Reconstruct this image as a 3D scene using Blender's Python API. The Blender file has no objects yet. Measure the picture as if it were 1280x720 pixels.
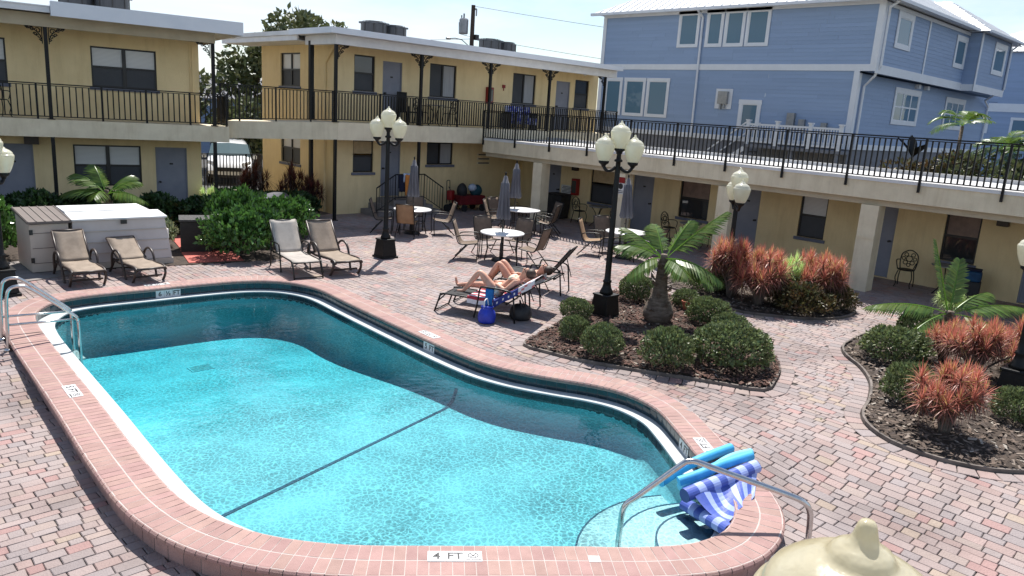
import bpy, bmesh, math, random
from math import sin, cos, pi, radians, sqrt, atan2
from mathutils import Vector, Matrix, noise as mnoise
random.seed(7)
SC = bpy.context.scene
COL = SC.collection

# ------------------------------------------------------------------ mesh builder
class MB:
    def __init__(s):
        s.v = []; s.f = []; s.c = None
    def add(s, vs, fs, col=None):
        b = len(s.v); s.v.extend([tuple(p) for p in vs])
        s.f.extend([tuple(b + i for i in f) for f in fs])
        if col is not None:
            if s.c is None: s.c = []
            s.c.extend([col] * len(fs))
    def quad(s, a, b, c, d, col=None): s.add([a, b, c, d], [(0, 1, 2, 3)], col)
    def box(s, x0, x1, y0, y1, z0, z1, col=None):
        s.add([(x0,y0,z0),(x1,y0,z0),(x1,y1,z0),(x0,y1,z0),(x0,y0,z1),(x1,y0,z1),(x1,y1,z1),(x0,y1,z1)],
              [(3,2,1,0),(4,5,6,7),(0,1,5,4),(1,2,6,5),(2,3,7,6),(3,0,4,7)], col)
    def obox(s, o, u, v, w, col=None):
        """box from corner o with edge vectors u, v, w"""
        o, u, v, w = Vector(o), Vector(u), Vector(v), Vector(w)
        if u.cross(v).dot(w) < 0: u, v = v, u
        P = [o, o+u, o+u+v, o+v]; P = P + [p + w for p in P]
        s.add(P, [(3,2,1,0),(4,5,6,7),(0,1,5,4),(1,2,6,5),(2,3,7,6),(3,0,4,7)], col)
    def bar(s, a, b, wx, wy, up=(0,0,1)):
        """rectangular bar from a to b"""
        a, b = Vector(a), Vector(b); d = (b - a); up = Vector(up)
        if abs(d.normalized().dot(up)) > .98: up = Vector((0,1,0))
        x = d.cross(up).normalized() * wx; y = x.cross(d).normalized() * wy
        s.obox(a - x/2 - y/2, x, y, d)
    def prism(s, poly, z0, z1, top=True, bottom=True, col=None):
        n = len(poly)
        vs = [(p[0], p[1], z0) for p in poly] + [(p[0], p[1], z1) for p in poly]
        fs = [(i, (i+1) % n, n + (i+1) % n, n + i) for i in range(n)]
        if top: fs.append(tuple(range(n, 2*n)))
        if bottom: fs.append(tuple(range(n-1, -1, -1)))
        s.add(vs, fs, col)
    def tube(s, pts, r, n=8, caps=True, closed=False):
        pts = [Vector(p) for p in pts]; m = len(pts)
        rr = r if isinstance(r, (list, tuple)) else [r] * m
        t0 = (pts[1] - pts[0]).normalized()
        ref = Vector((0,0,1)) if abs(t0.z) < .9 else Vector((1,0,0))
        x = t0.cross(ref).normalized(); rings = []
        b = len(s.v)
        for i, p in enumerate(pts):
            if closed: t = pts[(i+1) % m] - pts[i-1]
            else: t = pts[min(i+1, m-1)] - pts[max(i-1, 0)]
            t.normalize()
            x = (x - t * x.dot(t)).normalized(); y = t.cross(x)
            s.v.extend([tuple(p + (x*cos(2*pi*k/n) + y*sin(2*pi*k/n)) * rr[i]) for k in range(n)])
        fs = []
        for i in range(m if closed else m - 1):
            j = (i + 1) % m
            for k in range(n):
                fs.append((b+i*n+k, b+i*n+(k+1) % n, b+j*n+(k+1) % n, b+j*n+k))
        if caps and not closed:
            fs.append(tuple(b+k for k in range(n-1, -1, -1))); fs.append(tuple(b+(m-1)*n+k for k in range(n)))
        s.f.extend(fs)
    def lathe(s, prof, n=16, o=(0,0,0), axis=None):
        """prof: list of (r, z)"""
        b = len(s.v)
        for r, z in prof:
            for k in range(n):
                a = 2*pi*k/n
                s.v.append((o[0]+r*cos(a), o[1]+r*sin(a), o[2]+z))
        m = len(prof)
        for i in range(m-1):
            for k in range(n):
                s.f.append((b+i*n+k, b+i*n+(k+1) % n, b+(i+1)*n+(k+1) % n, b+(i+1)*n+k))
        if prof[0][0] > 1e-4: s.f.append(tuple(b+k for k in range(n-1, -1, -1)))
        if prof[-1][0] > 1e-4: s.f.append(tuple(b+(m-1)*n+k for k in range(n)))
    def sheet(s, rows, th=0.0):
        """grid surface from rows of points; th > 0 gives it thickness along -normal"""
        m, n = len(rows), len(rows[0]); b = len(s.v)
        for r in rows: s.v.extend([tuple(p) for p in r])
        for i in range(m-1):
            for j in range(n-1):
                s.f.append((b+i*n+j, b+i*n+j+1, b+(i+1)*n+j+1, b+(i+1)*n+j))
        if th:
            R = [[Vector(p) for p in r] for r in rows]; b2 = len(s.v)
            for i in range(m):
                for j in range(n):
                    du = R[min(i+1, m-1)][j] - R[max(i-1, 0)][j]; dv = R[i][min(j+1, n-1)] - R[i][max(j-1, 0)]
                    nn = dv.cross(du); nn = nn.normalized() if nn.length > 1e-9 else Vector((0,0,1))
                    s.v.append(tuple(R[i][j] - nn*th))
            for i in range(m-1):
                for j in range(n-1):
                    s.f.append((b2+i*n+j, b2+(i+1)*n+j, b2+(i+1)*n+j+1, b2+i*n+j+1))
            for j in range(n-1):
                s.f.append((b+j, b2+j, b2+j+1, b+j+1)); q = (m-1)*n
                s.f.append((b+q+j+1, b2+q+j+1, b2+q+j, b+q+j))
            for i in range(m-1):
                s.f.append((b+(i+1)*n, b2+(i+1)*n, b2+i*n, b+i*n)); q = n-1
                s.f.append((b+i*n+q, b2+i*n+q, b2+(i+1)*n+q, b+(i+1)*n+q))
    def mesh(s, name, smooth=False):
        me = bpy.data.meshes.new(name)
        me.from_pydata(s.v, [], s.f)
        if s.c is not None and len(s.c) == len(s.f):
            at = me.attributes.new('tint', 'FLOAT_COLOR', 'FACE')
            buf = []
            for c in s.c:
                buf.extend((c[0], c[1], c[2], 1.0) if hasattr(c, '__len__') else (c, c, c, 1.0))
            at.data.foreach_set('color', buf)
        if smooth: me.polygons.foreach_set('use_smooth', [True] * len(me.polygons))
        me.update(); return me
    def build(s, name, mat, parent=None, smooth=False, bevel=0, auto=None):
        me = s.mesh(name, smooth or auto is not None)
        if auto is not None: me.set_sharp_from_angle(angle=radians(auto))
        if mat: me.materials.append(mat)
        o = bpy.data.objects.new(name, me); COL.objects.link(o)
        if parent is not None: o.parent = parent
        if bevel:
            md = o.modifiers.new('bevel', 'BEVEL'); md.width = bevel; md.segments = 2; md.limit_method = 'ANGLE'
        return o

def tag(o, label=None, cat=None, group=None, kind=None):
    if label: o['label'] = label
    if cat: o['category'] = cat
    if group: o['group'] = group
    if kind: o['kind'] = kind
    return o
def thing(name, label, cat, loc=(0,0,0), rz=0, group=None):
    o = bpy.data.objects.new(name, None); COL.objects.link(o)
    o.location = loc; o.rotation_euler = (0, 0, rz); o.empty_display_size = .2
    return tag(o, label, cat, group)
def part(name, parent):
    """an empty-bodied part that holds sub-parts is avoided: parts are meshes"""
    raise NotImplementedError
def dup(o, loc=None, rz=None, label=None, group=None, scale=None):
    c = o.copy(); COL.objects.link(c)
    if loc is not None: c.location = loc
    if rz is not None: c.rotation_euler = (0, 0, rz)
    if scale is not None: c.scale = scale if hasattr(scale, '__len__') else (scale,)*3
    if label: c['label'] = label
    if group: c['group'] = group
    for ch in list(o.children):
        d = ch.copy(); COL.objects.link(d); d.parent = c
        for g in list(ch.children):
            e = g.copy(); COL.objects.link(e); e.parent = d
    return c
def head(dx, dy):
    """z rotation that turns local +Y to world direction (dx, dy)"""
    return atan2(-dx, dy)
def arc(c, r, a0, a1, n, plane='xy'):
    out = []
    for i in range(n+1):
        a = radians(a0 + (a1-a0)*i/n)
        if plane == 'xy': out.append((c[0]+r*cos(a), c[1]+r*sin(a), c[2]))
        elif plane == 'yz': out.append((c[0], c[1]+r*cos(a), c[2]+r*sin(a)))
        else: out.append((c[0]+r*cos(a), c[1], c[2]+r*sin(a)))
    return out
def smooth_path(pts, k=6, closed=False):
    """Catmull-Rom through the points"""
    P = [Vector(p) for p in pts]; n = len(P); out = []
    rng = range(n) if closed else range(n-1)
    for i in rng:
        p0 = P[(i-1) % n] if (closed or i > 0) else P[0]
        p1 = P[i]; p2 = P[(i+1) % n]
        p3 = P[(i+2) % n] if (closed or i+2 < n) else P[-1]
        for j in range(k):
            t = j / k
            out.append(0.5*((2*p1) + (p2-p0)*t + (2*p0-5*p1+4*p2-p3)*t*t + (3*p1-p0-3*p2+p3)*t**3))
    if not closed: out.append(P[-1])
    return out
def text_mesh(body, size, depth=0.002, align='CENTER'):
    cu = bpy.data.curves.new('lettering', 'FONT'); cu.body = body; cu.size = size; cu.extrude = depth/2; cu.offset = size*.018
    cu.align_x = align; cu.align_y = 'CENTER'; cu.resolution_u = 3
    ob = bpy.data.objects.new('lettering', cu); COL.objects.link(ob)
    bpy.context.view_layer.update()
    me = bpy.data.meshes.new_from_object(ob.evaluated_get(bpy.context.evaluated_depsgraph_get()))
    bpy.data.objects.remove(ob); bpy.data.curves.remove(cu)
    return me
def lettering(body, size, mat, parent, origin, right, up, depth=0.002, name='lettering', bold=0):
    """flat letters with the given reading direction and up direction"""
    me = text_mesh(body, size, depth)
    r = Vector(right).normalized(); u = Vector(up).normalized(); n = r.cross(u)
    M = Matrix((r, u, n)).transposed().to_4x4(); M.translation = Vector(origin)
    me.transform(M); me.materials.clear(); me.materials.append(mat); me.name = name
    o = bpy.data.objects.new(name, me); COL.objects.link(o); o.parent = parent
    return o

# ------------------------------------------------------------------ materials
def nd(nt, t, **kw):
    n = nt.nodes.new(t)
    for k, v in kw.items():
        if k in n.inputs: n.inputs[k].default_value = v
        else: setattr(n, k, v)
    return n
def rgba(c): return (c[0], c[1], c[2], 1.0)
def srgb(r, g, b):
    f = lambda c: ((c/255)/12.92 if c/255 <= .04045 else ((c/255+.055)/1.055)**2.4)
    return (f(r), f(g), f(b))
def pm(name, c1, c2=None, scale=8.0, rough=.7, bump=0.0, bscale=None, metal=0.0, spec=.5, detail=4.0, coat=0.0, lo=.35, hi=.65, stretch=None, tint=False, trans=0.0, stain=0.0):
    m = bpy.data.materials.new(name); m.use_nodes = True; nt = m.node_tree
    b = nt.nodes['Principled BSDF']; L = nt.links
    b.inputs['Roughness'].default_value = rough; b.inputs['Metallic'].default_value = metal
    b.inputs['Specular IOR Level'].default_value = spec
    if coat: b.inputs['Coat Weight'].default_value = coat; b.inputs['Coat Roughness'].default_value = .15
    if c2 is None: c2 = tuple(x*.82 for x in c1)
    tc = nd(nt, 'ShaderNodeTexCoord'); src = tc.outputs['Object']
    if stretch:
        mp = nd(nt, 'ShaderNodeMapping'); mp.inputs['Scale'].default_value = stretch
        L.new(src, mp.inputs['Vector']); src = mp.outputs['Vector']
    nz = nd(nt, 'ShaderNodeTexNoise', Scale=scale, Detail=detail, Roughness=.62); L.new(src, nz.inputs['Vector'])
    rp = nd(nt, 'ShaderNodeValToRGB'); rp.color_ramp.elements[0].position = lo; rp.color_ramp.elements[1].position = hi
    rp.color_ramp.elements[0].color = rgba(c2); rp.color_ramp.elements[1].color = rgba(c1)
    L.new(nz.outputs['Fac'], rp.inputs['Fac']); out = rp.outputs['Color']
    if tint:
        at = nd(nt, 'ShaderNodeAttribute', attribute_name='tint')
        mx = nd(nt, 'ShaderNodeMix', data_type='RGBA', blend_type='MULTIPLY'); mx.inputs[0].default_value = 1.0
        L.new(out, mx.inputs[6]); L.new(at.outputs['Color'], mx.inputs[7]); out = mx.outputs[2]
    if stain:   # rain streaks and grime that run down the surface
        mp2 = nd(nt, 'ShaderNodeMapping'); mp2.inputs['Scale'].default_value = (2.2,2.2,.28); L.new(tc.outputs['Object'], mp2.inputs['Vector'])
        n3 = nd(nt, 'ShaderNodeTexNoise', Scale=1.6, Detail=8.0, Roughness=.7); L.new(mp2.outputs['Vector'], n3.inputs['Vector'])
        r3 = nd(nt, 'ShaderNodeValToRGB'); r3.color_ramp.elements[0].position = .34; r3.color_ramp.elements[1].position = .52
        r3.color_ramp.elements[0].color = (stain,stain*.985,stain*.95,1); r3.color_ramp.elements[1].color = (1,1,1,1); L.new(n3.outputs['Fac'], r3.inputs['Fac'])
        m3 = nd(nt, 'ShaderNodeMix', data_type='RGBA', blend_type='MULTIPLY'); m3.inputs[0].default_value = 1.0
        L.new(out, m3.inputs[6]); L.new(r3.outputs['Color'], m3.inputs[7]); out = m3.outputs[2]
    L.new(out, b.inputs['Base Color'])
    if bump:
        n2 = nd(nt, 'ShaderNodeTexNoise', Scale=bscale or scale*6, Detail=5.0); L.new(src, n2.inputs['Vector'])
        bp = nd(nt, 'ShaderNodeBump', Strength=bump, Distance=.02); L.new(n2.outputs['Fac'], bp.inputs['Height'])
        L.new(bp.outputs['Normal'], b.inputs['Normal'])
    if trans:
        tr = nd(nt, 'ShaderNodeBsdfTranslucent'); L.new(out, tr.inputs['Color'])
        ms = nd(nt, 'ShaderNodeMixShader'); ms.inputs[0].default_value = trans
        L.new(b.outputs[0], ms.inputs[1]); L.new(tr.outputs[0], ms.inputs[2])
        L.new(ms.outputs[0], nt.nodes['Material Output'].inputs['Surface'])
    return m
M = {}
M['wall'] = pm('cream_stucco', srgb(241,219,172), srgb(232,209,161), scale=1.3, rough=.9, bump=.45, bscale=45, stain=.91)
M['wall_end'] = M['wall']
M['trim'] = pm('beige_trim', srgb(234,221,193), srgb(222,208,180), scale=2.5, rough=.85, bump=.25, bscale=40, stain=.88)
M['beam'] = pm('beam_paint', srgb(196,184,160), srgb(184,172,149), scale=2.5, rough=.85, bump=.15, bscale=40)
M['white'] = pm('white_paint', (.8,.8,.8), (.72,.72,.73), scale=3, rough=.55)
M['roofwhite'] = pm('white_roof_coating', (.78,.79,.80), (.66,.66,.66), scale=.8, rough=.8)
M['fascia'] = pm('fascia_metal', (.80,.82,.86), (.74,.77,.82), scale=1.5, rough=.45)
M['black'] = pm('black_iron', (.006,.006,.007), (.011,.0105,.01), scale=12, rough=.5, spec=.3, bump=.1, bscale=60)
M['frame'] = pm('window_frame_bronze', (.014,.013,.013), (.02,.018,.017), scale=10, rough=.4)
M['door'] = pm('grey_blue_door', srgb(140,143,155), srgb(128,132,145), scale=2, rough=.55)
M['sill'] = pm('blue_grey_sill', srgb(110,114,128), srgb(98,102,116), scale=5, rough=.7)
M['deck'] = pm('white_deck_coating', (.56,.56,.56), (.44,.43,.42), scale=1.2, rough=.75)
M['ceil'] = pm('soffit', srgb(196,186,168), srgb(186,176,158), scale=2, rough=.9)
M['steel'] = pm('stainless_steel', (.62,.62,.62), (.5,.5,.5), scale=20, rough=.22, metal=1.0)
M['resin'] = pm('brown_resin', srgb(62,50,44), srgb(52,42,38), scale=9, rough=.42)
M['alu'] = pm('dark_tube', (.010,.0095,.009), (.016,.015,.014), scale=15, rough=.38, spec=.4)
M['sling'] = pm('taupe_sling', srgb(170,154,138), srgb(150,135,120), scale=5, rough=.85, bump=.3, bscale=220, trans=.22)
M['slingchair'] = pm('brown_sling', srgb(140,122,107), srgb(122,106,92), scale=5, rough=.85, bump=.3, bscale=220, trans=.22)
M['slinglight'] = pm('pale_sling', srgb(205,198,190), srgb(184,176,168), scale=4, rough=.85, bump=.3, bscale=220, trans=.3)
M['slingdark'] = pm('dark_sling', (.02,.02,.022), (.03,.03,.03), scale=4, rough=.85, bump=.3, bscale=220)
M['slingtan'] = pm('tan_sling', srgb(176,146,116), srgb(158,130,102), scale=5, rough=.85, bump=.3, bscale=220, trans=.25)
M['tabletop'] = pm('white_table_top', (.75,.75,.74), (.66,.66,.65), scale=4, rough=.35)
M['umb'] = pm('grey_canvas', srgb(120,120,126), srgb(92,92,98), scale=3, rough=.9, bump=.3, bscale=60, stretch=(1,1,.3))
M['red'] = pm('red_paint', srgb(150,24,26), srgb(128,18,20), scale=5, rough=.4)
M['mulch'] = None
M['galv'] = pm('galvanised', (.33,.34,.35), (.26,.27,.28), scale=6, rough=.45, metal=.5)
M['wood'] = pm('weathered_pole', srgb(78,66,58), srgb(58,48,42), scale=4, rough=.9, stretch=(6,6,.6), bump=.3)
M['skin'] = pm('skin', srgb(214,166,142), srgb(192,138,114), scale=5, rough=.55)
M['hair'] = pm('brown_hair', srgb(70,48,36), srgb(50,34,26), scale=30, rough=.6, stretch=(1,1,.2))
def glass(name, tint=(.03,.035,.04), rough=.03):
    m = bpy.data.materials.new(name); m.use_nodes = True; nt = m.node_tree; b = nt.nodes['Principled BSDF']
    b.inputs['Roughness'].default_value = rough; b.inputs['Base Color'].default_value = rgba(tint)
    b.inputs['Specular IOR Level'].default_value = .8
    tc = nd(nt, 'ShaderNodeTexCoord'); nz = nd(nt, 'ShaderNodeTexNoise', Scale=1.6, Detail=1.0)
    nt.links.new(tc.outputs['Object'], nz.inputs['Vector'])
    bp = nd(nt, 'ShaderNodeBump', Strength=.04, Distance=.05); nt.links.new(nz.outputs['Fac'], bp.inputs['Height'])
    nt.links.new(bp.outputs['Normal'], b.inputs['Normal'])
    return m
M['glass'] = glass('window_glass')
M['glassblue'] = glass('house_glass', (.11,.20,.28), .02); M['glassblue'].node_tree.nodes['Principled BSDF'].inputs['Specular IOR Level'].default_value = .35
M['screen'] = pm('insect_screen', (.055,.06,.07), (.045,.05,.06), scale=3, rough=.6)
def blind_mat():
    m = bpy.data.materials.new('window_blind'); m.use_nodes = True; nt = m.node_tree; b = nt.nodes['Principled BSDF']
    tc = nd(nt, 'ShaderNodeTexCoord'); w = nd(nt, 'ShaderNodeTexWave', Scale=9.0, Distortion=.3); w.bands_direction = 'Z'
    nt.links.new(tc.outputs['Object'], w.inputs['Vector'])
    rp = nd(nt, 'ShaderNodeValToRGB'); rp.color_ramp.elements[0].color = (.52,.53,.54,1); rp.color_ramp.elements[1].color = (.78,.79,.79,1)
    nt.links.new(w.outputs['Fac'], rp.inputs['Fac']); nt.links.new(rp.outputs['Color'], b.inputs['Base Color'])
    b.inputs['Roughness'].default_value = .25
    return m
M['blind'] = blind_mat()
M['curtain'] = pm('net_curtain', (.42,.43,.45), (.3,.31,.33), scale=3, rough=.5, stretch=(9,9,.4))
M['globe'] = None
# ------------------------------------------------------------------ pool outline (world metres, clockwise)
INNER = [(3.06,14.52),(3.4,14.8),(3.96,14.9),(4.92,14.86),(5.69,14.84),(6.48,14.76),(6.98,14.59),(7.33,14.3),(7.57,13.85),(7.66,13.3),(7.6,12.41),(7.53,11.42),
 (7.44,9.94),(7.4,9.2),(7.39,8.6),(7.42,8.1),(7.56,7.55),(7.83,6.98),(8.08,6.53),(8.22,6.1),(8.21,5.7),(8.1,5.34),(7.87,4.98),(7.59,4.59),(7.3,4.2),(7.05,3.84),
 (6.83,3.53),(6.55,3.28),(6.2,3.14),(5.88,3.13),(5.55,3.23),(5.17,3.47),(4.8,3.77),(4.41,4.08),(3.8,4.56),(3.25,5.0),(2.93,5.33),(2.7,5.65),(2.52,6.02),(2.41,6.42),
 (2.36,6.9),(2.37,7.5),(2.4,8.2),(2.48,9.6),(2.55,11.14),(2.61,12.4),(2.68,13.4),(2.8,14.05)]
def resample(path, step):
    P = [Vector((p[0], p[1], 0)) for p in path]; n = len(P)
    d = [0]
    for i in range(n): d.append(d[-1] + (P[(i+1) % n] - P[i]).length)
    T = d[-1]; m = max(3, round(T/step)); out = []; i = 0
    for k in range(m):
        s = T*k/m
        while d[i+1] < s: i += 1
        t = (s - d[i]) / max(1e-9, d[i+1]-d[i]); out.append(P[i].lerp(P[(i+1) % n], t))
    return out
POOL = resample(smooth_path([(p[0], p[1], 0) for p in INNER], 8, True), .12)
def normals(P, w=2):
    n = len(P); out = []
    for i in range(n):
        t = (P[(i+w) % n] - P[(i-w) % n]).normalized(); out.append(Vector((-t.y, t.x, 0)))
    return out
PN = normals(POOL)
def off(d, z=0.0): return [Vector((p.x+n.x*d, p.y+n.y*d, z)) for p, n in zip(POOL, PN)]
LW = [.19+.11*max(0,-n.x)-.03*max(0,n.y) for n in PN]
def offl(e, z=0.0): return [Vector((p.x-n.x*(w-e), p.y-n.y*(w-e), z)) for p, n, w in zip(POOL, PN, LW)]   # e outward from the lip of the ledge
def inside(x, y, poly):
    c = False; n = len(poly); j = n-1
    for i in range(n):
        xi, yi = poly[i][0], poly[i][1]; xj, yj = poly[j][0], poly[j][1]
        if (yi > y) != (yj > y) and x < (xj-xi)*(y-yi)/(yj-yi)+xi: c = not c
        j = i
    return c
def ss(t): t = min(1, max(0, t)); return t*t*(3-2*t)
def ground(x, y):
    """the deck falls away on the near side of the pool, so the coping stands proud there"""
    a = min(1, max(0, (14.6-y)/4.2)); b = ss((4.6-y)/1.8)
    w = ss((x-3.4)/2.0)
    return -.22*(a*(1-w) + b*w*(1-ss((x-7.4)/2.0)))
# ------------------------------------------------------------------ planting beds (outlines on the deck)
BED1 = [(8.5,8.3),(8.55,7.75),(8.66,7.3),(8.92,6.72),(9.16,6.26),(9.4,5.84),(9.67,5.33),(9.95,4.84),(10.5,4.96),(11.1,5.2),(11.7,5.6),(12.3,6.1),(12.95,6.9),(13.35,7.6),(13.6,8.3),(13.7,9.1),(13.4,9.75),(12.9,10.0),(12.3,9.85),(11.6,9.62),(10.8,9.28),(9.84,8.84),(9.1,8.58)]
BED2 = [(14.6,5.25),(13.96,5.22),(13.35,5.14),(12.82,4.85),(12.38,4.43),(11.74,4.02),(10.94,3.72),(10.36,3.58),(10.0,3.4),(9.77,3.18),(9.6,2.9),(9.55,2.5),(9.62,2.17),(9.78,1.86),(10.08,1.58),(10.6,1.2),(11.4,.6),(12.5,0),(14,-.6),(16,-.6),(16.6,1),(16.5,3),(16.2,4.4),(15.4,5.1)]
BED3 = [(14.0,8.0),(13.95,7.45),(14.22,7.0),(14.55,6.56),(15.2,6.15),(16.0,6.08),(16.62,6.36),(16.9,7.0),(16.7,7.8),(16.3,8.6),(15.9,9.5),(15.5,10.2),(15.0,10.45),(14.6,10.1),(14.45,9.4),(14.3,8.7)]
def closed_path(pl, step): return resample(smooth_path([(p[0], p[1], 0) for p in pl], 6, True), step)
BP = [closed_path(b, .19) for b in (BED1, BED2, BED3)]
def ccw_normals(P):
    N = normals(P, 1); c = sum((p for p in P), Vector())/len(P)
    s = sum((p-c).dot(n) for p, n in zip(P, N))
    return N if s > 0 else [-n for n in N]
BN = [ccw_normals(p) for p in BP]
def boff(i, d, z=0.0): return [Vector((p.x+n.x*d, p.y+n.y*d, z)) for p, n in zip(BP[i], BN[i])]
SOIL = [(-14,17.6),(2.6,17.3),(2.95,17.35),(6.4,16.6),(7.35,16.45),(8.3,16.35),(9.2,17.2),(10.9,19.5),(11.9,22.0),(12.3,24.5),(12.5,27.5),(4,29.5),(-14,32)]

# ------------------------------------------------------------------ ground, paving
M['asphalt'] = pm('asphalt', (.075,.075,.075), (.05,.05,.05), scale=1.2, rough=.95, bump=.4, bscale=90)
M['sand'] = pm('joint_sand', (.11,.095,.088), (.075,.066,.06), scale=6, rough=1.0)
M['soil'] = pm('dark_soil', (.075,.055,.042), (.04,.03,.024), scale=5, rough=1.0, bump=1.0, bscale=40)
g0 = MB(); E = 400
for x0, x1, y0, y1 in ((-E,E,26,E),(-E,E,-E,-4),(-E,-4,-4,26),(24,E,-4,26)): g0.quad((x0,y0,-.03),(x1,y0,-.03),(x1,y1,-.03),(x0,y1,-.03))
tag(g0.build('ground', M['asphalt']), kind='structure')
mb = MB(); cut = off(.06); st = .25
ix = lambda i: -4 + i*st
nx, ny = int(28/st), int(30/st); idx = {}
def gv(i, j):
    if (i, j) not in idx:
        x, y = ix(i), ix(j); idx[(i, j)] = len(mb.v); mb.v.append((x, y, ground(x, y)-.016))
    return idx[(i, j)]
for i in range(nx):
    for j in range(ny):
        if any(inside(ix(a), ix(b), cut) for a in (i, i+1) for b in (j, j+1)): continue
        mb.f.append((gv(i,j), gv(i+1,j), gv(i+1,j+1), gv(i,j+1)))
tag(mb.build('joint_sand', M['sand'], smooth=True), kind='structure')

# pavers: every stone is its own little block with its own colour
PCOL = [((.43,.315,.29),5),((.39,.325,.31),6),((.365,.335,.33),7),((.32,.31,.32),5),((.43,.36,.32),4),((.45,.25,.235),2.0),((.47,.39,.29),.8),((.27,.255,.255),1.6),((.41,.345,.33),5)]
PW = [w for _, w in PCOL]
def pcol(r):
    c = r.choices(PCOL, PW)[0][0]; k = r.uniform(.91, 1.09)*.78; mu = (.425,.312,.285); return tuple((m_*.42+v*.58)*k for m_, v in zip(mu, c))
M['paver'] = pm('concrete_paver', (1.0,1.0,1.0), (.66,.64,.64), scale=.6, rough=.7, spec=.3, bump=.5, bscale=55, tint=True, detail=9, lo=.32, hi=.55)
def paver(mb, P, zf, col, gap=.0022, ch=.006, h=.018, jit=0.0):
    """P: 4 corners (x, y) counter-clockwise"""
    cx = sum(p[0] for p in P)/4; cy = sum(p[1] for p in P)/4
    vs = []
    for d, dz in ((gap, -.008), (gap+ch, 0.0)):
        for p in P:
            dx, dy = cx-p[0], cy-p[1]; L = sqrt(dx*dx+dy*dy); k = min(.45, d*1.41/L)
            x, y = p[0]+dx*k, p[1]+dy*k
            vs.append((x, y, zf(x, y)+dz+jit))
    mb.add(vs, [(4,5,6,7),(0,1,5,4),(1,2,6,5),(2,3,7,6),(3,0,4,7)], col)
rnd = random.Random(11)
pv = MB(); cope_in = off(.33); bedlim = [boff(i, .20) for i in range(3)]
def bbox(pl): xs=[p[0] for p in pl]; ys=[p[1] for p in pl]; return min(xs),max(xs),min(ys),max(ys)
bbs = [bbox(b) for b in bedlim]; pbb = bbox(cope_in)
def blocked(x, y):
    if pbb[0]<x<pbb[1] and pbb[2]<y<pbb[3] and inside(x, y, cope_in): return True
    for b, bb in zip(bedlim, bbs):
        if bb[0]<x<bb[1] and bb[2]<y<bb[3] and inside(x, y, b): return True
    return inside(x, y, SOIL)
LEN = [.125,.165,.2,.25]
def course_field(x0, x1, y0, y1, along, test):
    # a course runs 'along' an axis; neighbouring courses are .15 or .11 wide
    p = x0 if along == 'y' else y0; pe = x1 if along == 'y' else y1
    qs, qe = (y0, y1) if along == 'y' else (x0, x1)
    while p < pe:
        w = rnd.choice((.13,.13,.13,.095)); q = qs - rnd.uniform(0, .3)
        while q < qe:
            l = rnd.choice(LEN)
            P = [(p,q),(p+w,q),(p+w,q+l),(p,q+l)] if along == 'y' else [(q,p),(q+l,p),(q+l,p+w),(q,p+w)]
            cx, cy = (P[0][0]+P[2][0])/2, (P[0][1]+P[2][1])/2
            if test(cx, cy) and not blocked(cx, cy):
                P = [(a+rnd.uniform(-.004,.004), b+rnd.uniform(-.004,.004)) for a, b in P]
                paver(pv, P, ground, pcol(rnd), jit=rnd.uniform(-.002,.002))
            q += l
        p += w
split = lambda y: 2.25 + .03*(y-8)
course_field(-1.5, 2.9, 3, 16.0, 'x', lambda x, y: x < split(y) and y < 16)
course_field(-3, 21.2, -1.0, 22.4, 'y', lambda x, y: (x >= split(y) or y >= 16) and x > .3 and x+y > 4.6)
# curved border courses round the beds
for i in range(3):
    a = boff(i, .03); b = boff(i, .245); n = len(a)
    for k in range(n):
        j = (k+1) % n
        P = [tuple(a[k][:2]), tuple(b[k][:2]), tuple(b[j][:2]), tuple(a[j][:2])]
        cx = sum(p[0] for p in P)/4; cy = sum(p[1] for p in P)/4
        ar = (P[1][0]-P[0][0])*(P[3][1]-P[0][1])-(P[1][1]-P[0][1])*(P[3][0]-P[0][0])
        if ar < 0: P = P[::-1]
        if inside(cx, cy, cope_in): continue
        paver(pv, P, lambda x, y: ground(x, y)+.010, tuple(v*.95 for v in pcol(rnd)), gap=.005, ch=.008)
tag(pv.build('paved_deck', M['paver']), kind='structure')
# planting soil behind the deck
s = MB(); s.prism(SOIL, -.25, .012, bottom=False); tag(s.build('garden_soil', M['soil']), kind='structure')
M['redconc'] = pm('red_concrete', srgb(192,104,92), srgb(168,86,78), scale=2.5, rough=.85, bump=.2)
rp_ = MB()
for poly in ([(7.2,20.2),(6.75,18.2),(7.05,18.1),(7.55,20.1)],[(6.7,18.14),(6.35,16.72),(7.1,16.6),(7.35,17.98)],[(7.38,17.98),(7.14,16.6),(7.5,16.5),(7.72,17.4)],[(3.0,18.6),(2.2,18.8),(2.0,17.6),(2.9,17.5)]):
    rp_.prism(poly[::-1] if False else poly, .0, .03)
tag(rp_.build('red_path', M['redconc']), kind='structure')

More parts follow.
